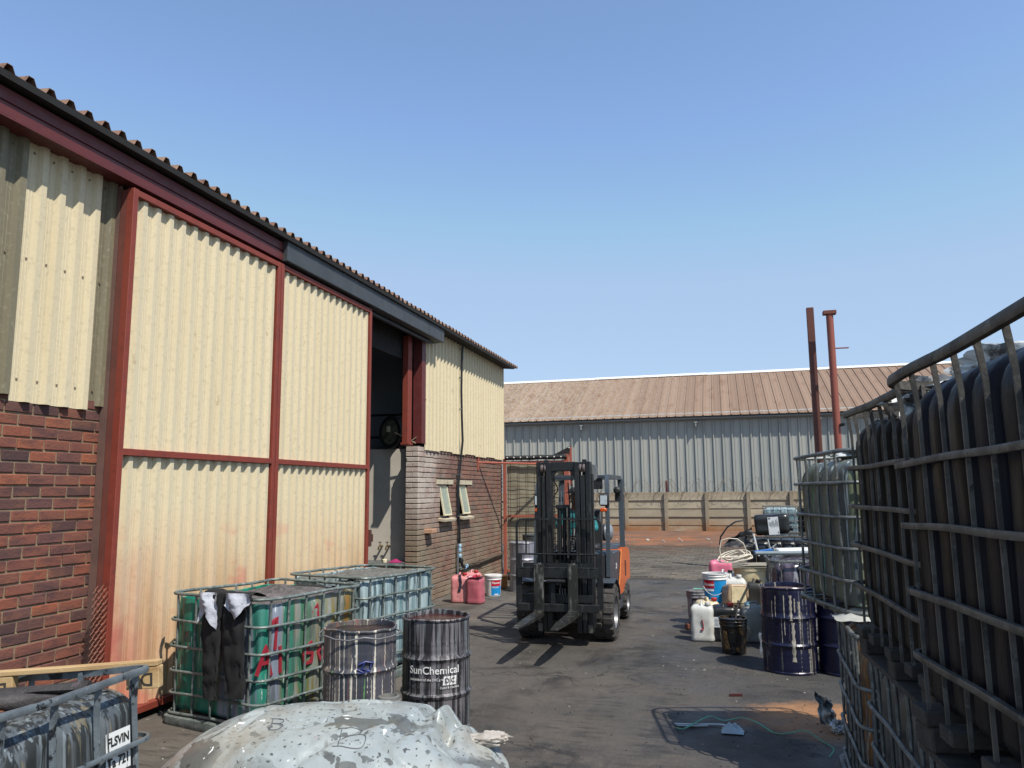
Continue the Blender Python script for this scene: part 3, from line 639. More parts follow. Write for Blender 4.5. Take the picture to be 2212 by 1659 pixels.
# ================================================================== precast concrete wall
pcw = thing('precast_wall', 'low precast concrete wall of stacked panels slotted between posts, stained brown at the foot', 'wall', (0, 33.3, 0))
def pc_mat(name, stops):
    t = NT(name); c = t.ramp(t.n('ShaderNodeObjectInfo').outputs['Random'], stops)
    c = t.mix(t.mul(t.rng(t.noise((1.5, 1, 5), 6, .7, True), .42, .65), .6), c, '877b68'); c = t.mix(t.mul(t.rng(t.axis(2), .7, .1), t.rng(t.noise(1.4, 5, .6, True), .25, .6)), c, '8a5c36')
    c = t.mix(t.mul(t.rng(t.axis(2), 1.45, 1.7), t.rng(t.noise(2, 5, .6, True), .3, .6, .2, .7)), c, '796c58')
    return t.fin(c, .9, 0, t.noise(9, 6, .65, True), .01, 0, .3)
pc1, pc2 = pc_mat('precast panel', [(0, '8d8370'), (.5, 'a69b86'), (1, '9a917e')]), pc_mat('precast post', [(0, '857b6a'), (1, '918875')])
xs = [-2.37+1.655*i for i in range(-5, 6)]
pmesh = MB().box((0, 0, 0), (1.52, .05, .342), ch=.006).mesh('panel', 0)
pmesh2 = MB().prism([(.0, -.8), (.0, .8)], 0, 1) if False else None
pom = MB().box((0, 0, .88), (.15, .18, 1.76), ch=.008).mesh('post', 0)
for i, x in enumerate(xs):
    put('post', pom, pc2, pcw, (x, -.05, -.05), (0, rs.uniform(-.008, .008), 0))
    if i == len(xs)-1: break
    for j in range(5):
        put('panel', pmesh, pc1, pcw, (x+.8275, .012*(j % 2)+rs.uniform(-.004, .004), .17+j*.343), (R(-6), rs.uniform(-.004, .004), 0))
wire = MB(); rs2 = random.Random(3)
for k in range(2):
    pts = []
    for i in range(420):
        a = i*.42; x = -6.2+i*.0235+.12*nz((i*.05, k, 1)); r = .30+.12*nz((i*.09, k, 7)); pts.append((x+.24*math.cos(a*.7+k), -.1*k+r*math.sin(a)*.8, 1.85+.12*k+r*math.cos(a)+.1*nz((i*.04, k, 5))))
    wire.tube(pts, .0055, 3)
tag(wire.obj('razor_wire', paint('rusty wire', '6b5d4e', rough=.7), loc=(0, 33.3, 0)), 'loose rusty coils of razor wire along the top of the concrete wall', 'razor wire')
tag(MB().box((-2.36, 33.5, 1.1), (.09, .09, 2.2), Euler((0, R(1), 0))).obj('stub_post', paint('dark red stub', '5b2b26', rough=.7)), 'short dark red steel post sticking up behind the concrete wall', 'post')
# ================================================================== two tall steel posts
tag(MB().box((1.98, 17.54, 2.855), (.145, .12, 5.71), ch=.006).obj('steel_post', paint('brown steel', '5e3327', [(3, .45, .7, '4d2a22', .7)], .6)), 'tall square brown steel post, taller of the two behind the tanks', 'post')
rp = thing('steel_pipe_post', 'tall round red-oxide pipe post with a flat cap plate and side stub', 'post', (2.32, 17.15, 0))
rpm = paint('red oxide pipe', '86483a', [((3, 3, .6), .45, .7, '83402f', .7)], .6)
MB().cyl((0, 0, 0), (0, 0, 5.45), .073, 20).obj('pipe', rpm, rp); MB().box((0, 0, 5.49), (.26, .18, .08), ch=.006).obj('cap_plate', paint('brown cap', '6a3a2c', rough=.7), rp)
MB().box((.2, 0, 4.72), (.26, .05, .02)).obj('side_stub', rpm, rp); MB().cyl((.06, -.06, 3.1), (.14, -.12, 3.12), .035, 10).obj('lug', blk, rp); MB().cyl((.06, -.06, 1.2), (.14, -.12, 1.22), .035, 10).obj('lug', blk, rp)
# ================================================================== tanks in cages
def tank_mb(W, L, z0, z1, seed, bulge=.022, nw=4, nl=5, mode='closed', dent=.02, r=.095, n=200):
    P = rrect(W, L, r, n); per = [0]; mb = MB()
    def off(x, y, nx, ny):                                           # bulges out between the uprights
        if abs(nx) > abs(ny): u = (y+L/2-.08)/(L-.16)*(nl-1)
        else: u = (x+W/2-.08)/(W-.16)*(nw-1)
        return -bulge*abs(math.cos(math.pi*u))**7
    H = z1-z0; prof = []
    for a in (90, 70, 50, 30, 12): prof.append((.07*(1-math.cos(R(a))), z0+.07*(1-math.sin(R(a)))))
    for k in range(1, 9): prof.append((0, z0+.07+(H-.21)*k/9))
    if mode == 'closed':
        for a in (0, 15, 30, 45, 60, 75, 90): prof.append((.14*(1-math.cos(R(a))), z1-.14+.14*math.sin(R(a))))
    else: prof += [(0, z1-.10), (.004, z1-.04), (.012, z1)]
    rings = []
    for ins, z in prof:
        g = max(0, min(1, (z-z0-.02)/.10))*max(0.0, min(1, (z1-.02-z)/.10)); ring = []
        for x, y, nx, ny in P:
            d = off(x, y, nx, ny)*(.25+.75*g)-ins+dent*nz((x, y, z), 2.1, seed)+.4*dent*nz((x, y, z), 6, seed+9)
            zz = z
            if mode == 'open' and z >= z1-.001: zz += .022*nz((x*4, y*4, seed))
            ring.append((x+nx*d, y+ny*d, zz))
        rings.append(ring)
    v = [p for q in rings for p in q]; f = []
    for i in range(len(rings)-1):
        for k in range(n): k2 = (k+1) % n; f.append((i*n+k, i*n+k2, (i+1)*n+k2, (i+1)*n+k))
    f.append(tuple(range(n))[::-1])
    top = rings[-1]
    if mode == 'closed':                                             # gently domed top
        for s in (.8, .55, .3):
            b = len(v); v += [(x*s, y*s, z+.02*(1-s)+.012*nz((x*s, y*s, 1), 4, seed)) for x, y, z in top]
            for k in range(n): k2 = (k+1) % n; f.append((b-n+k, b-n+k2, b+k2, b+k))
        f.append(tuple(len(v)-n+k for k in range(n)))
    else:                                                            # cut-open top with an inner lip
        for s, dz in ((.975, -.004), (.965, -.16)):
            b = len(v); v += [(x*s, y*s, z+dz) for x, y, z in top]
            for k in range(n): k2 = (k+1) % n; f.append((b-n+k, b-n+k2, b+k2, b+k))
        f.append(tuple(len(v)-n+k for k in range(n)))
    return mb.add(v, f)
def wood_pallet(root, W, L, h, mat, seed):
    pal = MB()
    for x in (-W/2+.06, 0, W/2-.06):
        pal.box((x, 0, .012), (.10, L, .022), ch=.003)
    p = pal.obj('pallet', mat, root, 0); rs = random.Random(seed)
    bl = MB().box((0, 0, 0), (.11, .13, h-.068), ch=.006).mesh('block', 0)
    for x in (-W/2+.06, 0, W/2-.06):
        for y in (-L/2+.08, 0, L/2-.08): put('block', bl, mat, p, (x+rs.uniform(-.006, .006), y, .023+(h-.068)/2), (0, 0, rs.uniform(-.08, .08)))
    for i, y in enumerate([-L/2+.07, -L/4, 0, L/4, L/2-.07]):
        MB().box((0, y, h-.022), (W, .14 if i in (0, 4) else .10, .042), ch=.004).obj('deck_board', mat, p, 0, rot=(0, 0, rs.uniform(-.01, .01)))
    return p
def ibc(name, label, loc, rot, W, L, z0, H, style, tm, cm, bars, seed, mode='closed', nw=4, nl=5, pallet=None, group=None, sludge=None, sl_z=None, rail=None, dent=.02, tank_top=None, bulge=.022, wob=.012):
    root = thing(name, label, 'ibc tank', loc, rot, group); rs = random.Random(seed)
    o = .028 if style == 'tube' else .03
    tt = tank_top if tank_top else H-.05
    tank = tank_mb(W-.045, L-.045, z0, tt, seed, bulge, nw, nl, mode, dent).obj('tank', tm, root, 50)
    if mode == 'open' and sludge:
        m = MB(); m.grid(lambda u, v: ((u-.5)*(W-.10), (v-.5)*(L-.10), (sl_z or tt-.06)+.035*nz((u*3, v*3, seed))+.018*nz((u*14, v*14, seed+3))+.008*nz((u*40, v*40, 1))), 60, 60)
        m.obj('sludge', sludge, root, 60)
    # rings
    rad = .011 if style == 'tube' else 0
    for i, z in enumerate(bars):
        path = rrect_path(W+.012, L+.012, .10, z)
        path = [(x+wob*nz((x, y, z), 2.3, seed), y+wob*nz((x, y, z), 2.1, seed+4), zz+wob*1.2*nz((x, y, z), 1.4, seed+8)) for x, y, zz in path]
        m = MB()
        if style == 'tube': m.tube(path, rad, 8, True, up=(0, 0, 1))
        else: m.sweep(path, [(-.008, -.0095), (.006, -.0095), (.008, -.005), (.008, .005), (.006, .0095), (-.008, .0095)], True, up=(0, 0, 1))
        m.obj('cage_ring', cm, root, 40)
    path = rrect_path(W+.012, L+.012, .11, H); path = [(x+wob*nz((x, y, 0), 2.3, seed+20), y+wob*nz((x, y, 1), 2.1, seed+24), zz+wob*1.6*nz((x, y, 2), 1.5, seed+28)) for x, y, zz in path]
    m = MB()
    if style == 'tube': m.tube(path, .013, 8, True, up=(0, 0, 1))
    else: m.sweep(path, [(-.011, -.0145), (.008, -.0145), (.011, -.008), (.011, .008), (.008, .0145), (-.011, .0145)], True, up=(0, 0, 1))
    m.obj('top_rail', cm, root, 40)
    # uprights, pressed flat where they cross a ring and at both ends
    zb = z0-.03; zs = sorted(set([zb]+[round(zb+(H-zb)*k/30, 4) for k in range(31)]))
    def sec(i):
        z = zs[i]; d = min([abs(z-b) for b in bars]+[abs(z-H), abs(z-zb)]); q = max(0, 1-d/.035)
        if style == 'tube': a, b = .0095+.004*q, .0095-.0055*q; return [(a*math.cos(2*math.pi*k/8), b*math.sin(2*math.pi*k/8)) for k in range(8)]
        e = max(0, 1-abs(z-H)/.16); a = (.013 if wob > .015 else .007)-.001*q; b = .007 if wob > .015 else .005; return [(-a, -b), (-a*.5, b*(1+e)), (a*.5, b*(1+e)), (a, -b)]
    ctr = .014 if style == 'tube' else .024
    vm = MB().sweep([(0, ctr-(.010 if style == 'flat' else .006)*max(0, 1-abs(z-H)/.10), z) for z in zs], sec, up=(0, -1, 0)).mesh('upright', 40)
    pos = []
    for i in range(nl):
        y = (-.5+(i+.0)/nl)*L+.0; y = -L/2+L*(i+.5)/nl if False else -L/2+.11+(L-.22)*i/(nl-1)
        pos += [(W/2+.006, y, R(90)), (-W/2-.006, y, R(-90))]
    for i in range(nw):
        x = -W/2+.11+(W-.22)*i/(nw-1); pos += [(x, L/2+.006, R(180)), (x, -L/2-.006, 0)]
    for x, y, a in pos:
        put('upright', vm, cm, root, (x, y, 0), (rs.uniform(-.007, .007), rs.uniform(-.007, .007), a))
    if pallet == 'wood': wood_pallet(root, W, L, z0-.005, WOOD_D, seed)
    elif pallet == 'tray':
        m = MB(); path = rrect_path(W+.03, L+.03, .08, 0.0)
        path = [(x+.02*nz((x, y, 0), 3, seed), y+.02*nz((x, y, 1), 3, seed+4), .045+.022*nz((x, y, 2), 2.5, seed)) for x, y, _ in path]
        m.sweep(path, [(-.03, -.04), (.012, -.045), (.022, -.02), (.016, .02), (-.005, .03), (-.03, .015)], True, up=(0, 0, 1)); m.box((0, 0, .04), (W-.05, L-.05, .03))
        m.obj('pallet', cm, root, 40)
    elif pallet == 'tube':
        m = MB()
        for x in (-W/2+.05, 0, W/2-.05): m.tube([(x, -L/2, .02), (x, L/2, .02)], .018, 8)
        for y in (-L/2+.04, 0, L/2-.04): m.tube([(-W/2, y, z0-.04), (W/2, y, z0-.04)], .018, 8)
        m.obj('pallet', cm, root, 40)
    return root
WOOD_D = paint('sooty pallet wood', '3f3a33', [((3, 14, 14), .4, .65, '2a2724', .8), (9, .55, .7, '57504a', .5)], .9, bump=.004)
steel_cage = paint('grimy cage steel', '6f7370', [(9, .45, .65, '4a4c4a', .8), (25, .55, .66, '9b9d97', .6), (14, .62, .7, '5c463a', .6)], .5, .35, bump=.002)
green_cage = paint('paint-spattered cage steel', '767f7b', [(9, .45, .62, '4c5551', .8), (22, .55, .66, 'a7aaa2', .6), (6, .62, .7, '2f6f60', .6), (30, .66, .7, '3a1c1e', .6)], .5, .35, bump=.002)
dark_cage = paint('dark cage steel', '5a564f', [(8, .42, .62, '33312d', .85), (26, .56, .66, '6e6d69', .6), (40, .63, .68, '1b1b1b', .7)], .6, .2, bump=.002)  # dark base colour broken by darker and paler noise patches
slate_cage = paint('slate cage bars', '6d767b', [(7, .45, .62, '4b5156', .6), (11, .57, .62, '15171a', .95), (30, .64, .68, 'a3abae', .5)], .45, .3, bump=.002)
grit = paint('dried paint crust', '5d5c58', [(9, .45, .65, '464540', .8), (30, .5, .65, '7b7a74', .6)], .95, bump=.012, bs=35)
mauve = paint('dried mauve crust', '55504f', [(5, .45, .65, '3d3a3a', .8), (7, .55, .7, '7c6a74', .6), (30, .5, .65, '777370', .5)], .9, bump=.012, bs=35)
# green, blue-grey and ochre tank
tG = NT('green and ochre drip tank'); P_ = tG.vec()
tc = tG.n('ShaderNodeTexCoord'); sx = tG.n('ShaderNodeSeparateXYZ'); tG.l(tc.outputs['Object'], sx.inputs[0])
wv = tG.noise((7, 7, .35), 3, .5)
gr = tG.ramp(wv, [(.30, '0c4a3a'), (.44, '11705a'), (.52, '1a8168'), (.6, '0f5c49'), (.72, '1f5248')])
bl = tG.ramp(wv, [(.32, '5f6877'), (.45, '7c8592'), (.55, '6b7482'), (.66, '8f979f'), (.75, '3f7d74')])
oc = tG.ramp(wv, [(.32, '5d5a2c'), (.42, '7d7236'), (.5, '84847e'), (.58, '696432'), (.68, '865c2c')])
def jit(v, k): m = tG.n('ShaderNodeMath', operation='MULTIPLY_ADD'); tG.l(tG.noise((5, 5, .6), 3), m.inputs[0]); m.inputs[1].default_value = k; tG.l(v, m.inputs[2]); return m.outputs[0]
# x: left..right across the end, y: near..far along the side
c = tG.mix(tG.rng(jit(sx.outputs[0], .18), .15, .19), gr, bl)
fy = tG.rng(jit(sx.outputs[1], .3), -.22, -.18); c = tG.mix(tG.mul(fy, tG.rng(sx.outputs[0], .30, .36)), c, oc)
g2 = tG.mul(tG.rng(tG.noise((7, 7, .4), 3), .50, .55), tG.rng(sx.outputs[1], .25, -.2)); c = tG.mix(tG.mul(g2, .85), c, '1f7562')
rd = tG.mul(tG.rng(tG.noise((5, 5, 2.2), 4, .6, dist=1.), .64, .67), .75); c = tG.mix(rd, c, '8e2433')
c = tG.mix(tG.mul(tG.rng(tG.noise((40, 40, 1.6), 3), .66, .69), .8), c, 'd5d6d0')
c = tG.mix(tG.mul(tG.rng(tG.noise((12, 12, 1.2), 5), .56, .66), .6), c, '3b3f3d')
t_green = tG.fin(c, .38, 0, tG.noise((25, 25, 3), 3), .003)
t_blue = streaks('pale blue drip tank', [(.28, '3f4d50'), (.42, '7b9196'), (.5, '9fb0b2'), (.58, '74898d'), (.7, '4f6b6f')], (6, 6, .4), .42, [((30, 30, 1.5), .56, .62, '3d484b', .85), ((12, 12, 2), .62, .67, '2d6f78', .6), (5, .6, .68, '70787a', .6)])
t_slate = streaks('slate tank with black drips', [(.3, '3f4447'), (.45, '555c60'), (.6, '4a5053'), (.75, '6b7276')], (5, 5, .5), .45, [((30, 30, .8), .46, .53, '232524', .95), ((36, 36, .7), .58, .62, '7b868b', .7), ((16, 16, .9), .60, .64, '7d745c', .6), ((4, 4, 2), .62, .7, '3f3f3c', .7)])
t_dark = streaks('blue-black streaked tank', [(.25, '050509'), (.38, '0b0c12'), (.45, '17181d'), (.51, '07080e'), (.57, '101118'), (.63, '070818'), (.72, '191a20')], (15, 15, .28), .5, [((26, 26, .8), .58, .66, '2b2b2c', .7), ((30, 30, 8), .62, .70, '191918', .7), (3, .55, .7, '14142a', .6)], spec=.18)  # near-black bluish colours run in vertical streaks
t_dark2 = streaks('dark brown tank', [(.25, '090808'), (.40, '171512'), (.47, '0c0b0a'), (.54, '221e19'), (.61, '0a0a0b'), (.72, '1b1916')], (15, 15, .3), .6, [((24, 24, 2), .56, .66, '302c26', .6), ((34, 34, 9), .62, .70, '1b1a19', .7)], spec=.2)  # very dark brown colours run in vertical streaks
t_grey = streaks('grey tank with green and white drips', [(.28, '474d4c'), (.40, '5a605f'), (.46, '505552'), (.51, '5f6650'), (.55, '565d48'), (.60, '4a504f'), (.75, '737a79')], (11, 11, .25), .5, [((30, 30, .7), .60, .63, 'c7cdc8', .85), ((24, 24, .8), .64, .67, '58b096', .8), ((16, 16, 3), .56, .66, '454a48', .6)])
t_multi = streaks('brown and orange drip tank', [(.25, '2b2d2e'), (.4, '4f4a41'), (.48, '8a5a22'), (.53, '4a4a48'), (.6, '3f5060'), (.7, '8f9290')], (12, 12, .25), .5, [((34, 34, .9), .62, .65, 'b9bcb8', .8), ((20, 20, 2), .55, .65, '2a2a28', .7)])
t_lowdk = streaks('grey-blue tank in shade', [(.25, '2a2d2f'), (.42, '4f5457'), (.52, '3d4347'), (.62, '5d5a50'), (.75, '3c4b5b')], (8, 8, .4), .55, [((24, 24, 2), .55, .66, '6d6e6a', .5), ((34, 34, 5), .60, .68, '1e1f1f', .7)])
GRP = 'caged bulk tanks around the yard'
B = ibc('ibc_tank', 'caged tank streaked green, grey and ochre with red scrawls and hanging trousers', (-3.75, 5.92, 0), (0, 0, R(-14.5)), 1.05, 1.15, .09, 1.0, 'tube', t_green, green_cage, [.09, .24, .41, .60, .80], 3, 'open', 5, 6, 'tray', GRP, mauve, .90, tank_top=.965, dent=.03)
C = ibc('ibc_tank', 'pale blue streaked caged tank with a grey crust on top, by the doorway', (-3.66, 7.54, 0), (0, 0, R(-14.5)), 1.0, 1.2, .09, .99, 'tube', t_blue, green_cage, [.09, .24, .41, .60, .80], 7, 'open', 5, 6, 'tray', GRP, grit, .955, tank_top=.96, dent=.03)
m = MB(); m.grid(lambda u, v: (-.25+.75*u, -.5+.55*v+.25*u, .93+.10*math.sin(u*3.1)*abs(math.sin(v*6))*(.6+nz((u*3, v*3, 4)))+.05*v), 26, 20)
m.obj('torn_liner', mauve, B, 60)
tkm = paint('black lining', '171718', [(9, .5, .7, '333133', .5)], .8)
m = MB(); m.grid(lambda u, v: (.0+.4*u, .10+.36*v, .955+.05*math.sin(v*3.1)+.03*nz((u*5, v*5, 2))), 16, 14); m.obj('torn_liner', tkm, B, 60)
A = ibc('ibc_tank', 'slate caged tank with black drips and a pine plank on its rail, bottom left', (-3.02, 2.57, 0), (R(0), R(-5), R(3)), 1.06, 1.17, .12, .955, 'flat', t_slate, slate_cage, [.14, .40, .66], 13, 'closed', 4, 5, 'tray', GRP, dent=.05, tank_top=.90, bulge=.03, wob=.02)
E_ = ibc('ibc_tank', 'dark brown caged tank, middle of the three stacked on top along the right', (1.12, 3.62, 1.005), (0, 0, R(2.5)), 1.0, 1.2, .145, 1.15, 'flat', t_dark2, dark_cage, [.34, .53, .71, .89], 17, 'closed', 6, 7, 'wood', GRP, dent=.012, bulge=.055, tank_top=1.12)
D_ = ibc('ibc_tank', 'blue-black caged tank on top, nearest the camera on the right', (1.085, 2.23, 1.005), (R(-1.2), 0, R(4)), 1.0, 1.2, .145, 1.15, 'flat', t_dark, dark_cage, [.30, .49, .69, .88], 19, 'closed', 6, 7, 'wood', GRP, dent=.012, bulge=.055, tank_top=1.135)
F_ = ibc('ibc_tank', 'grey caged tank with green and white drips perched highest beside the blue drums', (1.15, 5.62, 1.02), (0, 0, R(13)), 1.15, .95, .07, 1.005, 'tube', t_grey, steel_cage, [.05, .23, .42, .61, .82], 23, 'closed', 5, 5, 'tube', GRP, dent=.02, bulge=.035, tank_top=.965)
ibc('ibc_tank', 'lower caged tank with an orange streak under the grey green-dripped one', (1.17, 5.16, 0), (0, 0, R(-1.5)), 1.0, 1.12, .09, 1.0, 'tube', t_multi, steel_cage, [.13, .34, .54, .74], 29, 'closed', 5, 6, 'tray', GRP, dent=.03, bulge=.03, tank_top=.95)
ibc('ibc_tank', 'lower grey-blue caged tank carrying the dark brown tank', (1.17, 3.88, 0), (0, 0, R(1)), 1.0, 1.14, .09, .99, 'tube', t_lowdk, steel_cage, [.13, .34, .54, .74], 31, 'closed', 5, 6, 'tray', GRP, dent=.03, bulge=.03, tank_top=.94)
ibc('ibc_tank', 'lowest caged tank at the bottom right corner under the blue-black one', (1.15, 2.60, 0), (0, 0, R(2)), 1.0, 1.16, .09, .99, 'tube', t_dark2, steel_cage, [.13, .34, .54, .74], 37, 'closed', 5, 6, 'tray', GRP, dent=.03, bulge=.03, tank_top=.94)
ibc('ibc_tank', 'far caged tank streaked pale blue and white in front of the concrete wall', (1.92, 29.5, 0), (0, 0, R(-3)), 1.2, 1.0, .13, 1.2, 'tube', t_blue, steel_cage, [.3, .5, .7, .95], 41, 'closed', 5, 5, 'wood', GRP, tank_top=1.14)
ibc('ibc_tank', 'far dark caged tank just right of the pale blue one at the concrete wall', (3.15, 29.4, 0), (0, 0, R(2)), 1.2, 1.0, .13, 1.2, 'tube', t_dark2, dark_cage, [.3, .5, .7, .95], 43, 'closed', 5, 5, 'wood', GRP, tank_top=1.14)
blk_tank = paint('black plastic tank', '161718', [(6, .5, .7, '242424', .6)], .35)
ibc('ibc_tank', 'glossy black caged tank behind the heap, under the lying black jerrycan', (.88, 12.75, 0), (0, 0, 0), 1.15, 1.05, .12, 1.1, 'flat', blk_tank, dark_cage, [.3, .5, .7, .9], 47, 'closed', 6, 5, 'wood', GRP, tank_top=1.05, bulge=.05)
t_film = streaks('smeared purple-black tank', [(.25, '1d1b22'), (.42, '37303c'), (.52, '5a5360'), (.6, '2a2530'), (.72, '8d8f95')], (5, 5, .6), .18, [((20, 20, 1.5), .58, .64, '9a9ca0', .6), (4, .55, .7, '201c24', .8)])
ibc('ibc_tank', 'shiny smeared purple-black caged tank behind the front blue drum', (.98, 9.86, 0), (0, 0, R(1)), 1.04, 1.05, .1, .99, 'flat', t_film, steel_cage, [.3, .5, .70], 53, 'closed', 5, 5, 'tray', GRP, tank_top=1.0, bulge=.03, dent=.04)
# ---- things on and round the near-left tank
wood = paint('raw pine', 'b3966a', [((2, 20, 20), .45, .65, '94724a', .7), ((1, 8, 8), .55, .7, 'c7ad84', .6)], .8, bump=.002)
pk = thing('broken_pallet', 'broken pine pallet plank with stencilled blocks lying on the near tank rail', 'pallet plank', (0, 0, 0))
pa, pb = Vector((-3.50, 3.02, .94)), Vector((-2.66, 3.26, .99)); dv = pb-pa; ay = math.atan2(dv.y, dv.x); el = math.atan2(dv.z, math.hypot(dv.x, dv.y))
pk.location = (pa+pb)/2; pk.rotation_euler = (0, -el, ay)
MB().box((0, 0, .012), (dv.length+.02, .055, .022), ch=.002).obj('board', wood, pk, 0)
ink = paint('stencil ink', '35302c', rough=.8)
for x, s in ((-.315, 'DP'), (.375, 'DE')):
    bk = MB().box((x, .0, -.052), (.155, .05, .10), ch=.003).obj('block', wood, pk, 0)
    text_mb(s, .085, lambda a, b, d, x=x: (x-a, -.0252-d, -.055-b), bold=.012).obj('stencil', ink, bk, 0)
mm = MB().box((-.2, -.05, -.115), (.9, .05, .016)).obj('board', WOOD_D, pk, 0)
rag = thing('rag', 'twisted tar-soaked rag lying on top of the slate tank', 'rag', (-3.05, 2.55, .915), (0, R(-4), R(20)))
tar = paint('tarry cloth', '3a3736', [(8, .45, .65, '211f20', .8), (14, .57, .68, '6d5c60', .6)], .7, bump=.006)
pts = [(-.36, -.1, .03), (-.30, .0, .045), (-.1, .05, .05), (.06, .0, .045), (.22, .04, .03), (.34, .15, .0)]
def rg(i): r = .035+.012*math.sin(i*2.1); return [(r*(1+.25*math.sin(k*2.3+i))*math.cos(k*.785), .7*r*(1+.2*math.cos(k*1.7+i))*math.sin(k*.785)) for k in range(8)]
MB().sweep(pts, rg).obj('twist', tar, rag, 60)
MB().sweep([(-.42, .25, .03), (-.1, .2, .03), (.2, .28, .02), (.42, .26, .015)], rg).obj('twist', tar, rag, 60)
m = MB(); m.grid(lambda u, v: (-.42+.62*u, -.38+.55*v, .012+.022*nz((u*4, v*4, 8))+.012*nz((u*11, v*9, 3))), 24, 22); m.obj('rust_patch', paint('rust-brown sludge', '7b4f3a', [(5, .45, .65, '55443b', .7), (12, .55, .68, '9c7058', .6)], .8, bump=.008), rag, 60)
# white sticker on its far right end
def on_A(a, b, d): return (.513+d, .356+a, .66+b)                    # local +x face of tank A near the far corner
stk = MB(); stk.add([on_A(-.075, -.085, .0), on_A(.075, -.085, 0), on_A(.075, .085, 0), on_A(-.075, .085, 0)], [(0, 1, 2, 3)])
lab = paint('white sticker', 'd8dad8', [((30, 30, 2), .60, .66, '2a2a2a', .9)], .5)
st = stk.obj('sticker', lab, A, 0)
black = paint('black print', '161616', rough=.6)
text_mb('FLSVIN', .052, lambda a, b, d: on_A(a*.85, b+.043, .001+d), bold=.02).obj('sticker_text', black, st, 0)
text_mb('Ta 721', .056, lambda a, b, d: on_A(a*.85, b-.042, .001+d), bold=.02).obj('sticker_text', black, st, 0)
MB().add([on_A(-.075, -.003, .001), on_A(.075, -.003, .001), on_A(.075, .004, .001), on_A(-.075, .004, .001)], [(0, 1, 2, 3)]).obj('sticker_rule', black, st, 0)
# red scrawl on the side of the green tank (local +x face): figures and letters brushed on
redp = paint('red brushed paint', '8c2733', [(14, .5, .7, '7a1a28', .6)], .4)
def stroke(mb, pts, w=.02):
    P3 = []
    for i in range(len(pts)-1):
        for k in range(5): t = k/5; P3.append(tuple(pts[i][j]+(pts[i+1][j]-pts[i][j])*t for j in (0, 1)))
    P3.append(pts[-1]); path = [(.509+.004*nz((a, b, 1), 9), a, b) for a, b in P3]
    mb.sweep(path, lambda i: [(-w*(.7+.5*nz((i*.3, 1, 2))), -.006), (w*(.7+.5*nz((i*.3, 5, 2))), -.006), (w*.6, .010), (-w*.6, .010)], up=(1, 0, 0))
m = MB()
for pts in ([(-.48, .78), (-.40, .86), (-.41, .62)], [(-.58, .46), (-.50, .66), (-.44, .44)], [(-.55, .54), (-.46, .54)], [(-.36, .64), (-.35, .44)],
            [(-.02, .62), (-.10, .54), (-.09, .46), (-.02, .46), (-.01, .53), (-.08, .54)], [(.10, .58), (.05, .52), (.08, .46), (.13, .50), (.11, .58)], [(.24, .62), (.23, .44), (.28, .42)], [(.33, .56), (.38, .60)], [(-.02, .84), (.03, .90), (.04, .80)]):
    m = MB(); stroke(m, pts); m.obj('red_scrawl', redp, B, 60)
# ---- trousers hanging over the ring of the green tank
tr_m = paint('black work trousers', '1b1b1c', [(30, .5, .7, '29292a', .5)], .95, bump=.003, bs=180); lin = paint('white pocket lining', 'b4b7c0', [(8, .45, .65, '8f939e', .7)], .9, bump=.006, bs=40)
tr = thing('trousers', 'black work trousers with white pocket lining hung over the green tank', 'trousers', (-3.75, 5.935, 0), (0, 0, R(-14.5)))
def leg(x0, x1, w0, w1, zb, seed):
    m = MB(); zs = [1.03-(1.03-zb)*k/26 for k in range(27)]
    def secf(i):
        t = i/26; w = (w0+(w1-w0)*t)/2; th = .022+.010*nz((t*5, seed, 1)); n = 22
        return [((w*math.cos(2*math.pi*k/n))*(1+.05*nz((k*.5, t*6, seed))), th*math.sin(2*math.pi*k/n)+.020*nz((k*.5, t*9+k*.25, seed+2))+.010*nz((k*1.3, t*18, seed+5))) for k in range(n)]
    pts = [(x0+(x1-x0)*k/26+.012*nz((k*.2, seed, 3)), -.648-.012*math.sin(k/26*3.1)-.010*nz((k*.25, seed, 6)), z) for k, z in enumerate(zs)]
    return m.sweep(pts, secf, up=(0, -1, 0))
TX = .155
bd = leg(-.07+TX, -.075+TX, .24, .14, .26, 2); b2 = leg(.155+TX, .205+TX, .25, .19, .30, 5)
# waist folded in over the ring
def waist(u, v):
    x = -.20+TX+.53*u+.02*nz((u*3, v*2, 1)); a = v*3.0
    return (x, -.655+.05*v+.22*max(0, v-.35), .96+.10*math.sin(min(1.57, a))-.10*max(0, v-.55)+.018*nz((u*6, v*5, 3)))
w = MB(); w.grid(waist, 30, 16); bd.add(b2.v, b2.f).add(w.v, w.f)
bd.obj('trousers_cloth', tr_m, tr, 70)
for (x0, x1, z0, z1, sd_) in ((-.20, .01, .84, 1.05, 1), (.10, .36, .93, 1.06, 4)):
    m = MB(); m.grid(lambda u, v: (TX+x0+(x1-x0)*u+.015*nz((u*4, v*3, sd_)), -.70+.02*math.sin(u*7+v*3)+.05*max(0, v-.7)+.012*nz((u*6, v*6, sd_)), z0+(z1-z0)*v-.06*(1-v)*math.cos(u*5+sd_)), 18, 16); m.obj('pocket_lining', lin, tr, 70)

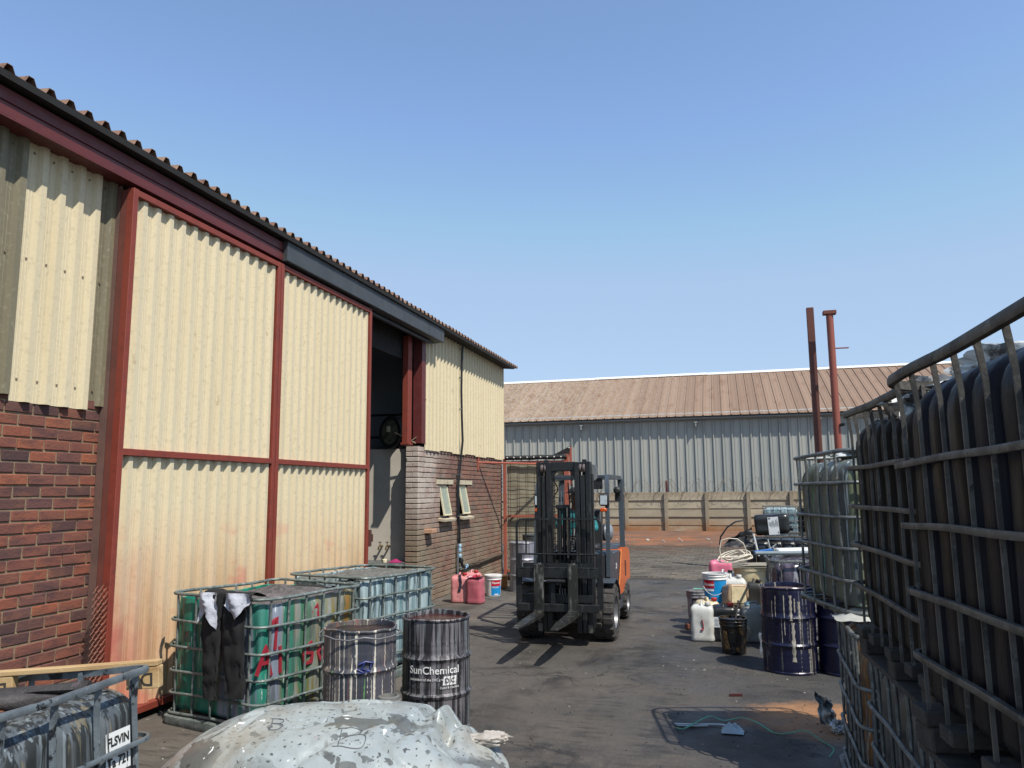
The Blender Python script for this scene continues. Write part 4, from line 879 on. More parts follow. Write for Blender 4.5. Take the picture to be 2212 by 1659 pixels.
# ================================================================== drums
def drum_body(rad, H, seed, dent, wave=0., fold=0.):
    m = MB(); prof = [(rad-.012, .0), (rad+.004, .006), (rad+.004, .02), (rad-.004, .03)]
    hoops = (.335, .66)
    n = 48
    for k in range(2, 49):
        z = H*k/50; r = rad
        for h in hoops:
            d = abs(z/H-h)*H; r += .016*max(0, 1-(d/.022)**2)
        for h in (.08, .13, .18, .23, .42, .47, .52, .57, .75, .8): r += .0025*max(0, 1-(abs(z/H-h)*H/.012)**2)
        prof.append((r, z))
    prof += [(rad-.002, H-.015), (rad+.007, H-.010), (rad+.010, H), (rad+.004, H+.008), (rad-.008, H+.004), (rad-.012, H-.03), (rad-.014, H-.20)]
    def warp(p):
        a = math.atan2(p.y, p.x); t = p.z/H; k = dent*nz((p.x*2, p.y*2, p.z*1.6), 1.4, seed)*(.3+t)
        s = 1+k+wave*t**4*nz((math.cos(a)*1.3, math.sin(a)*1.3, seed), 1.)
        z = p.z+(fold*t**6*nz((math.cos(a)*1.6, math.sin(a)*1.6, seed+7))*1.0 if t > .8 else 0)
        return Vector((p.x*s, p.y*s, z))
    return m.lathe(prof, 72, warp=warp, cap1=True)
def drum(label, loc, rad, H, mat, seed, fill, fz, dent=.03, wave=0., fold=0., rz=0, group='steel drums in the yard', rot=None):
    d = thing('oil_drum', label, 'drum', loc, rot or (0, 0, rz), group)
    drum_body(rad, H, seed, dent, wave, fold).obj('body', mat, d, 32)
    m = MB(); n = 40; rr = rad-.018
    for k in range(7):
        s = k/6*rr
        m.v += [(s*math.cos(2*math.pi*i/n), s*math.sin(2*math.pi*i/n), fz+.012*nz((s*math.cos(2*math.pi*i/n)*6, s*math.sin(2*math.pi*i/n)*6, seed))) for i in range(n)]
    m.f += [(k*n+i, k*n+(i+1) % n, (k+1)*n+(i+1) % n, (k+1)*n+i) for k in range(6) for i in range(n)]
    m.obj('contents', fill, d, 60)
    return d
skin_black = paint('black paint skin', '1f1a1a', [(5, .45, .65, '4a2e28', .6), (14, .55, .68, '2f2d2d', .7)], .35, bump=.006)
t = NT('streaked drum'); tc_ = t.n('ShaderNodeTexCoord'); sx_ = t.n('ShaderNodeSeparateXYZ'); t.l(tc_.outputs['Object'], sx_.inputs[0])
jx = t.n('ShaderNodeMath', operation='MULTIPLY_ADD'); t.l(t.noise((14, 14, .3), 4), jx.inputs[0]); jx.inputs[1].default_value = .5; t.l(sx_.outputs[0], jx.inputs[2])
c = t.ramp(t.rng(jx.outputs[0], 0.0, .5), [(0, '4f4744'), (.2, '7a6c64'), (.38, '6a625f'), (.5, '333a46'), (.62, '40454f'), (.72, '2d3444'), (.9, '4a4a52')])
c = t.mix(t.mul(t.rng(t.noise((10, 10, .4), 5, .6), .45, .65), .55), c, '3c3b3c'); c = t.mix(t.mul(t.rng(t.noise(5, 6, .65), .5, .68), .5), c, '7b726b')
c = t.mix(t.mul(t.rng(t.noise((46, 46, .7), 3, .5), .60, .62), .9), c, 'cfc9ba'); c = t.mix(t.mul(t.rng(t.noise((36, 36, 1.2), 3, .5), .66, .68), .7), c, '8d4b3a'); c = t.mix(t.mul(t.rng(t.noise((30, 30, .8), 3, .5), .67, .69), .8), c, '5f9a4a')
c = t.mix(t.mul(t.rng(t.noise((60, 60, 2), 3, .5), .58, .66), .5), c, '232428')
dm1 = t.fin(c, t.rng(t.noise(6, 3), .3, .7, .45, .7), .05, t.noise((40, 40, 3), 3), .003)
dm2 = streaks('grey-violet drum with black runs', [(.27, '38353a'), (.40, '6a666a'), (.48, '7d7b7e'), (.55, '59565b'), (.62, '707a7c'), (.72, '4a464b')], (24, 24, .5), .55, [((34, 34, 1.3), .47, .54, '201e21', .95), ((20, 20, .9), .60, .66, '2b2a2d', .7)], .2)
dm3 = streaks('navy drum with white runs', [(.25, '0a0c22'), (.5, '10132e'), (.75, '181b3a')], (5, 5, .6), .32, [((26, 26, .45), .645, .67, '8f8a80', .9), ((16, 16, .5), .60, .66, '4d4535', .55), ((9, 9, .8), .67, .70, 'b0aca4', .9), ((50, 50, 2), .66, .69, '6a675f', .6)], .1)
dm3b = paint('plain navy drum', '0b0e2e', [(4, .5, .7, '080a1c', .6), (20, .58, .7, '171c3e', .5)], .4)
dm4 = streaks('bare silver drum', [(.3, '83838a'), (.45, '9b9ba2'), (.55, '77767e'), (.7, 'a8a8ad')], (5, 5, .4), .4, [((14, 14, 1), .54, .62, '5f5c66', .6), ((24, 24, 1), .60, .66, 'c3c3c6', .6)], .5)
P1 = drum('blue-grey drum with cream and blue paint runs standing beside the green tank', (-2.65, 5.40, 0), .262, .82, dm1, 3, skin_black, .792, .022, .03, .02)
S1 = drum('violet-grey drum streaked black with white lettering and full of dark paint', (-2.24, 5.90, 0), .262, .83, dm2, 8, paint('maroon paint pool', '3a1713', [(4, .5, .7, '1f1314', .7)], .3), .808, .008, .03, .012, group='steel drums in the yard')
MB().tube([(.30*math.cos(a*.35), .29*math.sin(a*.35), .775+.012*math.sin(a*2.2)) for a in range(18)], .006, 6, True).obj('plastic_skirt', paint('torn film', '6c6a6d', rough=.35), P1, 60)
white = paint('white print', 'd9d9d6', [((40, 40, 2), .60, .66, '4d4a4e', .85)], .5)
adeg = math.atan2(0-5.90, 0+2.24)                                    # direction from the drum to the camera
def wrap(r, z0, a0): return lambda a, b, d: ((r+d)*math.cos(a0+a/r), (r+d)*math.sin(a0+a/r), z0+b)
text_mb('SunChemical', .078, wrap(.268, .47, adeg-.06), bold=.008).obj('lettering', white, S1, 0)
text_mb('a member of the DIC group', .026, wrap(.268, .405, adeg-.24)).obj('lettering', white, S1, 0)
lg = MB()
for k in range(4): lg.add([wrap(.269, .395, adeg+.42)(-.05+.028*k+x, y, 0) for x, y in ((-.012, -.032), (.010, -.032), (.018, .032), (-.004, .032))], [(0, 1, 2, 3)])
lg.obj('logo_block', white, S1, 0)
text_mb('DIC', .05, wrap(.2705, .395, adeg+.40), bold=.01).obj('lettering', paint('dark logo print', '3b3640', rough=.5), S1, 0)
text_mb('Color & Comfort', .022, wrap(.268, .345, adeg+.40)).obj('lettering', white, S1, 0)
# the blue daub on the streaked drum
m = MB(); a0 = math.atan2(-5.40, 2.65)
for pts in ([(-.05, .60), (.0, .62), (.06, .605)], [(.0, .62), (-.03, .57), (.03, .555)], [(.04, .60), (.03, .55), (-.05, .54)], [(-.06, .57), (-.02, .55)]):
    P3 = [wrap(.272, 0, a0+.15)(*q, 0) for q in pts]; m.tube(P3, .008, 6)
m.obj('blue_daub', paint('blue daub', '232f66', rough=.4), P1, 60)
BD = drum('navy drum with long white paint runs, standing in front by the grey tank', (.57, 8.50, 0), .258, .82, dm3, 12, paint('rusty drum lid', '5b4b43', [(8, .45, .65, '3c332f', .8), (14, .56, .66, '7a6a5e', .6)], .8, bump=.006), .79, .03, .03, .015)
drum('plain navy drum half hidden behind the dripped one, under the grey tank', (1.10, 8.52, 0), .255, .82, dm3b, 15, blk, .80)
drum('bare silver drum in front of the gate', (-3.60, 13.98, 0), .262, .87, dm4, 18, paint('foil lid', 'c9c9cc', [(6, .45, .65, '8c8c90', .7)], .3, .5, bump=.02, bs=14), .86, .03)
drum('dark grey drum behind the silver one at the gate', (-3.72, 15.4, 0), .265, .93, paint('dark drum', '3b3d3f', [(5, .45, .7, '55575a', .6)], .5), 21, blk, .9)
# paint runs modelled proud on the navy drum
m = MB(); ab = math.atan2(-8.5, -.57); rs = random.Random(4)
for a, z1, z0, w in ((-.46, .75, .55, .003), (-.14, .76, .38, .006), (.10, .76, .52, .014), (.15, .50, .13, .020), (.24, .73, .6, .008), (.40, .70, .50, .014), (.5, .6, .25, .003), (-.25, .55, .3, .003), (-.6, .7, .52, .003)):
    pts = [wrap(.262+(.012 if abs(z/.82-.335) < .03 or abs(z/.82-.66) < .03 else 0), 0, ab)(a*.26+.006*nz((z*6, a, 1)), z, 0) for z in [z1+(z0-z1)*k/14 for k in range(15)]]
    m.sweep(pts, lambda i, w=w: [(w*(.55+.5*math.sin(i*.9+w*90)**2)*math.cos(k), .003*math.sin(k)) for k in (0, 1.05, 2.1, 3.14, 4.2, 5.2)], up=(math.cos(ab), math.sin(ab), 0))
m.obj('paint_runs', paint('grey-white paint runs', '9d978b', [(20, .5, .68, '6d675c', .7)], .45), BD, 60)
# ================================================================== jerrycans and buckets
def can_body(w, d, h, seed, dent=.012, taper=.0, ribs=True, sh=.16):
    prof = []
    for a in (90, 60, 30, 8): prof.append((.03*(1-math.cos(R(a))), .03*(1-math.sin(R(a)))))
    hs = h*(1-sh)
    for k in range(1, 12): prof.append((0, .03+(hs-.03)*k/11))
    for a in (15, 30, 45, 60, 75, 90): prof.append((.22*w*(1-math.cos(R(a))), hs+(h-hs)*math.sin(R(a))))
    n = 64; P = rrect(w, d, min(w, d)*.24, n); m = MB(); rings = []
    for ins, z in prof:
        g = 0
        if ribs:
            for q in (.22, .72): g += .004*max(0, 1-(abs(z/h-q)*h/.012)**2)
        rings.append([(x-nx*(ins+g)+nx*dent*nz((x, y, z), 7, seed), y-ny*(ins+g)+ny*dent*nz((x, y, z), 7, seed+3), z+.3*dent*nz((x, y, z), 5, seed+6)) for x, y, nx, ny in P])
    v = [p for q in rings for p in q]; f = [(i*n+k, i*n+(k+1) % n, (i+1)*n+(k+1) % n, (i+1)*n+k) for i in range(len(rings)-1) for k in range(n)]
    f += [tuple(range(n))[::-1], tuple(len(v)-n+k for k in range(n))]
    return m.add(v, f)
def jerrycan(label, loc, w, d, h, mat, seed, rz=0, cap=None, rot=None, group='plastic jerrycans', dent=.012, sh=.16, liquid=None):
    c = thing('jerrycan', label, 'jerrycan', loc, rot or (0, 0, rz), group)
    can_body(w, d, h, seed, dent, sh=sh).obj('body', mat, c, 50)
    MB().tube([(-.02*w, -.30*d, h-.015), (-.02*w, -.22*d, h+.028), (-.02*w, .16*d, h+.030), (-.02*w, .26*d, h-.01)], .016, 8).obj('handle', mat, c, 60)
    nk = MB().lathe([(.030, h-.03), (.030, h+.008), (.026, h+.010)], 16, (.26*w, -.25*d, 0))
    nk.obj('neck', mat, c, 40)
    if cap: MB().lathe([(.034, h+.004), (.036, h+.010), (.036, h+.034), (.032, h+.040), (.0, h+.040)], 18, (.26*w, -.25*d, 0), cap1=False).obj('cap', cap, c, 40)
    return c
def plastic(name, base, dirt, k=.6, rough=.4, trans=0):
    m_ = paint(name, base, [(5, .5, .7, dirt, k), ((12, 12, 2), .56, .68, dirt, k*.8), (26, .62, .7, '3d3833', .35)], rough, bump=.001)
    if trans: m_.node_tree.nodes['Principled BSDF'].inputs['Subsurface Weight'].default_value = 0
    return m_
wht = plastic('milky plastic', 'c2c2bc', '979080', .6); crm = plastic('yellowed plastic', 'c7b894', '8f7e5c', .6); pnk = plastic('pink stained plastic', 'c98584', 'b05a5c', .6); pnk2 = plastic('deep pink plastic', 'b0606a', '93344a', .6)
pnk3 = plastic('bright pink plastic', 'cf6f88', 'b5455c', .5); gry = plastic('grey translucent plastic', '858782', '666a66', .5); blkp = plastic('black plastic', '1b1c1c', '2d2d2c', .5, .33); brn = plastic('grubby brown plastic', '9c8468', '5b4a3e', .7)
redcap = paint('red cap', 'a5282a', rough=.4); bluecap = paint('pale blue cap', '8fb2c0', rough=.4); blackcap = paint('black cap', '18181a', rough=.4)
cam_dir = lambda x, y: math.atan2(y, x)-R(90)                       # turn a thing's -y side to the camera
J1 = jerrycan('pale pink jerrycan with a black strap, against the brick wall', (-4.27, 12.36, 0), .30, .24, .44, pnk, 2, R(12), redcap)
st_ = MB(); st_.grid(lambda u, v: (-.02+.045*u+.012*math.sin(v*4), -.128-.004*math.sin(v*9), .43-.25*v), 3, 20); st_.grid(lambda u, v: (-.02+.045*u, -.12+.20*v, .445+.014*math.sin(v*3)), 3, 10); st_.obj('strap', paint('navy webbing strap', '1c2030', rough=.9), J1, 60)
J2 = jerrycan('deep pink jerrycan with red spills on top, right of the strapped one', (-3.98, 12.28, 0), .26, .24, .42, pnk2, 5, R(-6), redcap)
m = MB(); m.grid(lambda u, v: (-.13+.26*u, -.125+.16*v, .425+.03*math.sin(u*3.1)*math.sin(v*3.1)+.02*nz((u*6, v*6, 1))), 16, 12); m.obj('wet_rag', paint('red and black rag', '9c1f38', [(7, .48, .56, '1f1a1d', .95), (9, .6, .66, 'd9c3c6', .7)], .5), J2, 60)
jerrycan('pale pink jerrycan behind the strapped one, only its top showing', (-4.16, 12.66, 0), .30, .24, .455, pnk, 9, R(5), redcap)
J4 = jerrycan('clean white jerrycan with a red stroke, front left of the heap', (-.32, 9.88, 0), .27, .22, .42, wht, 12, cam_dir(-.32, 9.88)-R(4), wht)
m = MB(); m.tube([(.0, -.115, .26), (.012, -.116, .20), (.014, -.116, .15)], .007, 6).tube([(-.018, -.116, .145), (.012, -.116, .14)], .010, 6); m.obj('red_stroke', redp, J4, 60)
m = MB(); m.grid(lambda u, v: (-.125+.25*u, -.1125-.001, .012+.13*v), 6, 6)
jerrycan('cream jerrycan with a red cap behind the clean white one', (-.27, 10.28, 0), .29, .24, .42, crm, 15, cam_dir(-.27, 10.2)+R(12), redcap)
J6 = jerrycan('black jerrycan with a white label between the white can and the grey can', (-.07, 9.96, 0), .31, .28, .41, blkp, 18, cam_dir(-.1, 9.9), redcap)
lbl = MB(); lbl.grid(lambda u, v: (-.125+.075*u, -.142, .17+.12*v), 2, 2); l6 = lbl.obj('label', paint('paper label', 'c5c8c8', rough=.6), J6, 0)
m = MB(); 
for k in range(6): m.box((-.09, -.1435, .19+k*.015), (.055-.01*(k % 3), .001, .004))
m.obj('label_print', paint('grey print', '6b6f72'), l6, 0)
jerrycan('grey round-shouldered can with a pale blue cap beside the black bucket', (.27, 10.0, 0), .33, .30, .42, gry, 21, cam_dir(.24, 9.9)-R(80), bluecap, sh=.3)
jerrycan('white square-shouldered jerrycan in the middle of the heap', (.04, 11.33, 0), .40, .26, .60, wht, 24, cam_dir(.1, 11), wht)
jerrycan('white jerrycan with a dark cap recess, behind the square-shouldered one', (-.07, 13.2, 0), .42, .26, .48, wht, 27, cam_dir(0, 12)-R(5), blackcap)
jerrycan('bright pink jerrycan at the back of the heap', (-.12, 14.3, 0), .40, .26, .58, pnk3, 30, cam_dir(0, 14)+R(8), redcap)
jerrycan('cream jerrycan just right of the bright pink one', (.16, 13.3, 0), .26, .26, .50, crm, 32, cam_dir(0, 14)+R(8), crm)
jerrycan('dark grey can at the right of the heap, against the smeared tank', (.335, 11.25, 0), .22, .26, .55, plastic('dark olive plastic', '34322c', '24221f', .6), 33, cam_dir(.3, 10.8), blackcap)
BR = jerrycan('grubby brown jerrycan lying on its side on a white bucket lid', (.12, 10.22, .50), .27, .27, .42, brn, 36, rot=(R(-97), R(4), R(20)), cap=blackcap)
m = MB(); m.box((0, 0, -.004), (.19, .19, .008), ch=.003); m.obj('base_panel', crm, BR, 0)
KJ = jerrycan('large black jerrycan lying on the glossy black tank with a white label', (.43, 12.45, 1.26), .30, .30, .50, blkp, 39, rot=(0, R(86), R(-4)), cap=blackcap)
lb = MB().box((.02, -.155, .27), (.26, .003, .15)).obj('label', paint('white hazard label', 'cfd2d2', rough=.6), KJ, 0)
m = MB(); rs = random.Random(9)
for k in range(9): m.box((.02+.11-.0, -.158, .335-.015*k) if False else (-.02+rs.uniform(0, .03), -.158, .335-.015*k), (.05+.08*rs.random(), .001, .006))
m.box((.12, -.158, .33), (.02, .001, .018)); m.box((-.09, -.158, .22), (.02, .001, .03)); m.obj('label_print', paint('label print', '55585a'), lb, 0)
# ---- buckets
def bucket(label, loc, r0, r1, h, mat, seed, rz=0, rim=None, handle=True, lid=False, content=None, group='paint buckets', dent=.0, cat='bucket'):
    b = thing('paint_bucket', label, cat, loc, (0, 0, rz), group); f = lambda z: r0+(r1-r0)*z/h
    pr = [(r0-.012, 0), (r0, .006)]+[(f(h*k/14), h*k/14) for k in range(1, 12)]
    wp = (lambda p: Vector((p.x*(1+dent*nz(p, 6, seed)), p.y*(1+dent*nz(p, 6, seed+3)), p.z))) if dent else None
    MB().lathe(pr+[(f(h*.8), h*.80), (f(h)-.001, h-.002), (f(h)-.006, h-.002), (f(h*.8)-.006, h*.8), (r0-.004, .02)], 40, warp=wp).obj('body', mat, b, 35)
    rm = [(f(h*.80)+.0005, h*.80), (f(h*.8)+.008, h*.805), (f(h*.8)+.008, h*.825), (f(h*.86)+.003, h*.84), (f(h*.9)+.003, h*.90), (f(h*.9)+.009, h*.905), (f(h*.9)+.009, h*.925), (f(h)+.003, h*.94), (f(h)+.004, h*.985), (f(h)+.010, h*.99), (f(h)+.009, h+.004), (f(h)-.006, h+.004), (f(h)-.011, h*.78)]
    MB().lathe(rm, 40, warp=wp, cap0=False, cap1=False).obj('rim', rim or mat, b, 35)
    if lid: MB().lathe([(f(h)+.012, h-.02), (f(h)+.014, h+.006), (f(h)+.006, h+.012), (f(h)-.012, h+.008), (0, h+.008)], 40, cap0=False, cap1=False).obj('lid', rim or mat, b, 35)
    if content: 
        m = MB(); m.grid(lambda u, v: ((u-.5)*1.34*r1, (v-.5)*1.34*r1, h*.955+.02*nz((u*5, v*5, seed))), 18, 18); m.obj('contents', content, b, 60)
    if handle:
        pts = [((f(h*.84)+.012)*math.cos(a), (f(h*.84)+.03)*math.sin(a)*(1 if handle != 'up' else .35), h*.84-(.55*h*math.sin(a) if handle != 'up' else -.5*r1*2*math.sin(a))) for a in [math.pi*k/14 for k in range(15)]]
        pts = [(x, -abs(y) if handle != 'up' else -abs(y), z) for x, y, z in pts]
        MB().tube(pts, .004, 6).obj('handle', paint('white wire handle', 'c3c3c0', rough=.5) if 'white wire handle' not in bpy.data.materials else bpy.data.materials['white wire handle'], b, 60)
    return b
bwhite = plastic('white bucket plastic', 'd2d2cf', 'a5a097', .4)
def patch(b, r0, r1, h, a0, a1, z0, z1, mat, name='label', off=.002, par=None):
    m = MB(); m.grid(lambda u, v: ((r0+(r1-r0)*(z0+(z1-z0)*v)/h+off)*math.cos(a0+(a1-a0)*u), (r0+(r1-r0)*(z0+(z1-z0)*v)/h+off)*math.sin(a0+(a1-a0)*u), z0+(z1-z0)*v), 16, 6); return m.obj(name, mat, par or b, 60)
def cone_text(s, size, r0, r1, h, a0, z0, par, mat, bold=.01, off=.004, shear=0):
    fn = lambda a, b, d: ((r0+(r1-r0)*(z0+b)/h+off+d)*math.cos(a0+a/r1), (r0+(r1-r0)*(z0+b)/h+off+d)*math.sin(a0+a/r1), z0+b)
    return text_mb(s, size, fn, bold=bold, shear=shear).obj('label_text', mat, par, 0)
lred = paint('label red', 'b0152a', [(14, .55, .68, '8d1323', .5)], .4); lblue = paint('label blue', '1383bf', [(9, .55, .68, '0f6ea3', .4)], .4); lwhite = paint('label white', 'e2e2e0', rough=.45)
pb_ = bucket('white bucket with a red and blue paint label, right of the pink jerrycans', (-3.97, 13.24, 0), .125, .145, .35, bwhite, 2, 0, bwhite, handle=False, lid=True)
ac = math.atan2(-13.2, 4.0); L = patch(pb_, .125, .145, .35, ac-.25, ac+1.25, .02, .175, lblue); L2 = patch(pb_, .125, .145, .35, ac-.25, ac+1.1, .178, .275, lred, 'label', .0022)
cone_text('Plascon', .052, .125, .145, .35, ac+.36, .232, L2, lwhite, .012, shear=.15); cone_text('POLVIN', .036, .125, .145, .35, ac+.30, .155, L, lwhite, .012)
patch(pb_, .125, .145, .35, ac+.15, ac+.75, .03, .045, lwhite, 'label_strip', .0035, L)
sw = MB()
for k, z in enumerate((.23, .20, .17)): sw.add([((.1385+.001*z)*math.cos(ac-.62+dx)*1.0, (.1385+.001*z)*math.sin(ac-.62+dx), z+dz) for dx, dz in ((-.05, -.01), (.05, -.01), (.05, .01), (-.05, .01))], [(0, 1, 2, 3)])
sw.obj('colour_swatches', paint('grey swatch', '8d8478'), pb_, 0)
lb_h = .36
lidb = bucket('white lidded bucket underneath the blue and white paint bucket', (-.17, 10.52, 0), .135, .15, lb_h, bwhite, 5, 0, plastic('dull lid', 'a9a9a6', '7d7a74', .6), handle=True, lid=True)
bb = bucket('blue paint bucket with a white top and a red label, on top of the heap', (-.17, 10.50, lb_h+.012), .13, .15, .36, lblue, 8, 0, bwhite, handle=True, content=paint('white and black paint scum', 'b5b3ae', [(6, .45, .6, '2a2a2a', .9)], .4))
a2 = math.atan2(-10.5, .17); L = patch(bb, .13, .15, .36, a2-1.15, a2-.05, .185, .285, lred); cone_text('Plascon', .052, .13, .15, .36, a2-.58, .232, L, lwhite, .012, shear=.15)
patch(bb, .13, .15, .36, a2-1.3, a2-.1, .150, .175, lwhite, 'label_strip')
bucket('white lidded bucket under the grubby brown jerrycan', (.12, 10.37, 0), .145, .16, .32, bwhite, 11, 0, bwhite, handle=False, lid=True)
tarry = paint('tar-black bucket', '0e0e0f', [(6, .56, .66, '4a3a22', .8), (20, .62, .68, '3a3a3a', .6)], .22, bump=.008, bs=25)
kb = bucket('tar-black bucket with brown scabs and a stirring stick, front of the heap', (.03, 9.22, 0), .13, .152, .38, tarry, 14, 0, tarry, handle=False, content=skin_black, dent=.03)
MB().tube(spline([(.148, -.03, .30), (.175, -.045, .25), (.178, -.05, .20), (.165, -.05, .16)]), .004, 6).obj('handle', blk, kb, 60)
MB().tube([(.02, .03, .30), (.05, .06, .47), (.07, .08, .56)], .011, 6).obj('stirring_stick', tar, kb, 60)
m = MB(); ak = math.atan2(-9.2, 0)
m.grid(lambda u, v: ((.136+.02*v+.006+.008*nz((u*7, v*9, 2)))*math.cos(ak-.75+.42*u*(1-.3*v)), (.136+.02*v+.006+.008*nz((u*7, v*9, 2)))*math.sin(ak-.75+.42*u*(1-.3*v)), .06+.2*v), 14, 18); m.obj('dried_scab', paint('brown scab', '6e5530', [(18, .45, .6, '2f2519', .9), (40, .5, .65, '94744a', .6)], .8, bump=.01, bs=60), kb, 60)
sp = streaks('spattered white bucket', [(.3, '4a4446'), (.5, '7d7b7e'), (.7, 'a6a7a9')], (12, 12, 2), .6, [((18, 18, 9), .55, .62, '2b292b', .9), ((20, 20, 1.5), .6, .66, '5b3b35', .7)])
spb = bucket('tall splattered grey bucket with a green-smeared rim, left back of the heap', (-.41, 11.14, 0), .135, .15, .43, sp, 17, 0, sp, handle=False, content=grit, dent=.03)
m = MB(); m.tube([(.155*math.cos(a*.2+.4), .155*math.sin(a*.2+.4), .437) for a in range(9)], .008, 6); m.obj('green_smear', paint('mint smear', '6cc3a2', rough=.5), spb, 60)
tag(MB().box((-.50, 10.62, .035), (.14, .08, .07), Euler((0, R(8), R(25))), ch=.012).obj('brick_lump', paint('rust lump', '6b4030', [(14, .45, .65, '3f2a22', .8)], .9, bump=.01)), 'small rust-brown lump on the ground left of the white jerrycan', 'brick')
# cream tub under a board
tub = thing('plastic_tub', 'wide cream tub with a grey board laid over it in the heap', 'tub', (.30, 11.76, 0), (0, 0, 0))
MB().lathe([(.18, 0), (.185, .01), (.215, .6), (.22, .68), (.21, .68), (.205, .6)], 40, cap1=True).obj('body', crm, tub, 40); MB().lathe([(.216, .655), (.232, .66), (.232, .70), (.22, .705), (.21, .69)], 40, cap0=False, cap1=False).obj('rim', crm, tub, 40)
m = MB(); m.grid(lambda u, v: (.06+.66*u, 11.52+.5*v, .715+.03*math.sin(u*2.6)+.01*nz((u*3, v*3, 2))), 16, 10); m.grid(lambda u, v: (.06+.66*u, 11.52+.5*v, .703+.03*math.sin(u*2.6)+.01*nz((u*3, v*3, 2))), 16, 10)
m.add([(.06, 11.52, .703), (.72, 11.52, .72), (.72, 11.52, .732), (.06, 11.52, .715)], [(0, 1, 2, 3)])
tag(m.obj('board', paint('grey bowed board', '8b8577', [(5, .45, .65, '6a6459', .7)], .85), smooth=60), 'grey bowed board lying across the cream tub', 'board')
m = MB(); rs = random.Random(8)
pts = []
for i in range(150):
    a = i*.27; r = .19+.05*math.sin(i*.13)+.02*math.sin(i*.71); pts.append((.12+r*math.cos(a)+.04*math.sin(i*.05), 11.72+.6*r*math.sin(a), .80+.12*(.5+.5*math.sin(a+1))*(.6+.4*math.sin(i*.21))+.03*math.sin(i*.33)))
m.tube(pts, .0085, 6)
lp = [(-.08, 11.6, .80), (-.10, 11.6, .95), (-.07, 11.6, 1.08), (.03, 11.6, 1.11), (.15, 11.62, 1.10), (.23, 11.64, 1.04), (.27, 11.66, .92), (.25, 11.7, .80)]
m.tube(lp, .0085, 6); tag(m.obj('hose_coil', paint('cream hose', 'cfc6b4', [(9, .5, .7, 'a1978a', .5)], .5), smooth=60), 'tangled coil of thin cream hose on top of the heap', 'hose')
tag(MB().box((1.05, 10.02, 1.075), (.95, .34, .05), Euler((0, R(-2), R(4))), ch=.012).obj('white_board', paint('white panel', 'd3d2cb', [(5, .5, .7, 'aeaca3', .5)], .5)), 'white slab lying on the smeared tank', 'board')
for k, (col, lab, y, z) in enumerate((('7d878a', 'pale blue pipe lying on the smeared tank, sticking out left', 9.62, 1.06), ('6f8da0', 'grey-blue pipe lying behind the pale blue one', 9.72, 1.055))):
    tag(MB().cyl((.32+.06*k, y-.02, z), (1.25, y+.12, z+.01), .022, 10).obj('pipe', paint(('pale', 'grey')[k]+' blue pipe', col, [(9, .5, .7, '5d6f77', .5)], .45)), lab, 'pipe', 'pipes on the smeared tank')
tag(MB().box((.42, 9.84, 1.06), (.22, .07, .05), Euler((0, R(-8), R(10))), ch=.01).obj('blue_block', paint('blue plastic', '1f5a99', rough=.45)), 'small bright blue plastic piece by the pipes', 'plastic piece')
tag(MB().cyl((.38, 10.2, .98), (.33, 10.25, 1.25), .012, 8).obj('stick', paint('pale stick', 'b5b7b2', rough=.6)), 'thin pale stick leaning up behind the pipes', 'stick')
m = MB(); m.tube([(.5, 10.3, .98), (.52, 10.3, 1.08), (.50, 10.3, 1.18)], .01, 6).tube([(.58, 10.3, .98), (.56, 10.3, 1.10)], .009, 6).tube([(.52, 10.3, 1.06), (.60, 10.3, 1.12)], .007, 6)
tag(m.obj('wire_bracket', paint('pale bracket', 'a7aaa6', rough=.5)), 'small bent pale bracket standing on the smeared tank', 'bracket')
for k in range(3): tag(MB().box((1.2, 9.55, 1.05+.025*k), (.5, .36, .018), Euler((R(1), R(1-k), R(3+4*k))), ch=.004).obj('black_tray', blk), ('lowest', 'middle', 'top')[k]+' of the flat black trays stacked on the smeared tank', 'tray', 'black trays')
# sack and hose loop left of the black tank
m = MB(); m.grid(lambda u, v: (-.06+.44*u+.10*v*(1-u), 12.22+.12*math.sin(v*2)+.04*nz((u*4, v*4, 3)), .98+(.26*v)*(.3+.7*u)+.03*nz((u*5, v*6, 2))-.03*(1-v)), 18, 16)
tag(m.obj('black_sack', paint('black sheeting', '1d1d1f', [(6, .5, .7, '343434', .6)], .55), smooth=60), 'crumpled black sheeting hanging left of the lying black jerrycan', 'sheeting')
tag(MB().tube([(-.10, 12.15, .98), (-.08, 12.15, 1.10), (.02, 12.15, 1.24), (.14, 12.16, 1.32), (.25, 12.2, 1.34)], .012, 8).obj('hose', hb, smooth=60), 'thin black hose looping down beside the black sheeting', 'hose')
# white scrap beside the navy drum
m = MB(); m.grid(lambda u, v: (.30-.02*u+.03*nz((v*3, u, 1)), 8.35+.06*u, .15+.22*v), 4, 12); tag(m.obj('paper_scrap', lwhite, smooth=60), 'torn white scrap stuck to the left side of the dripped navy drum', 'scrap')
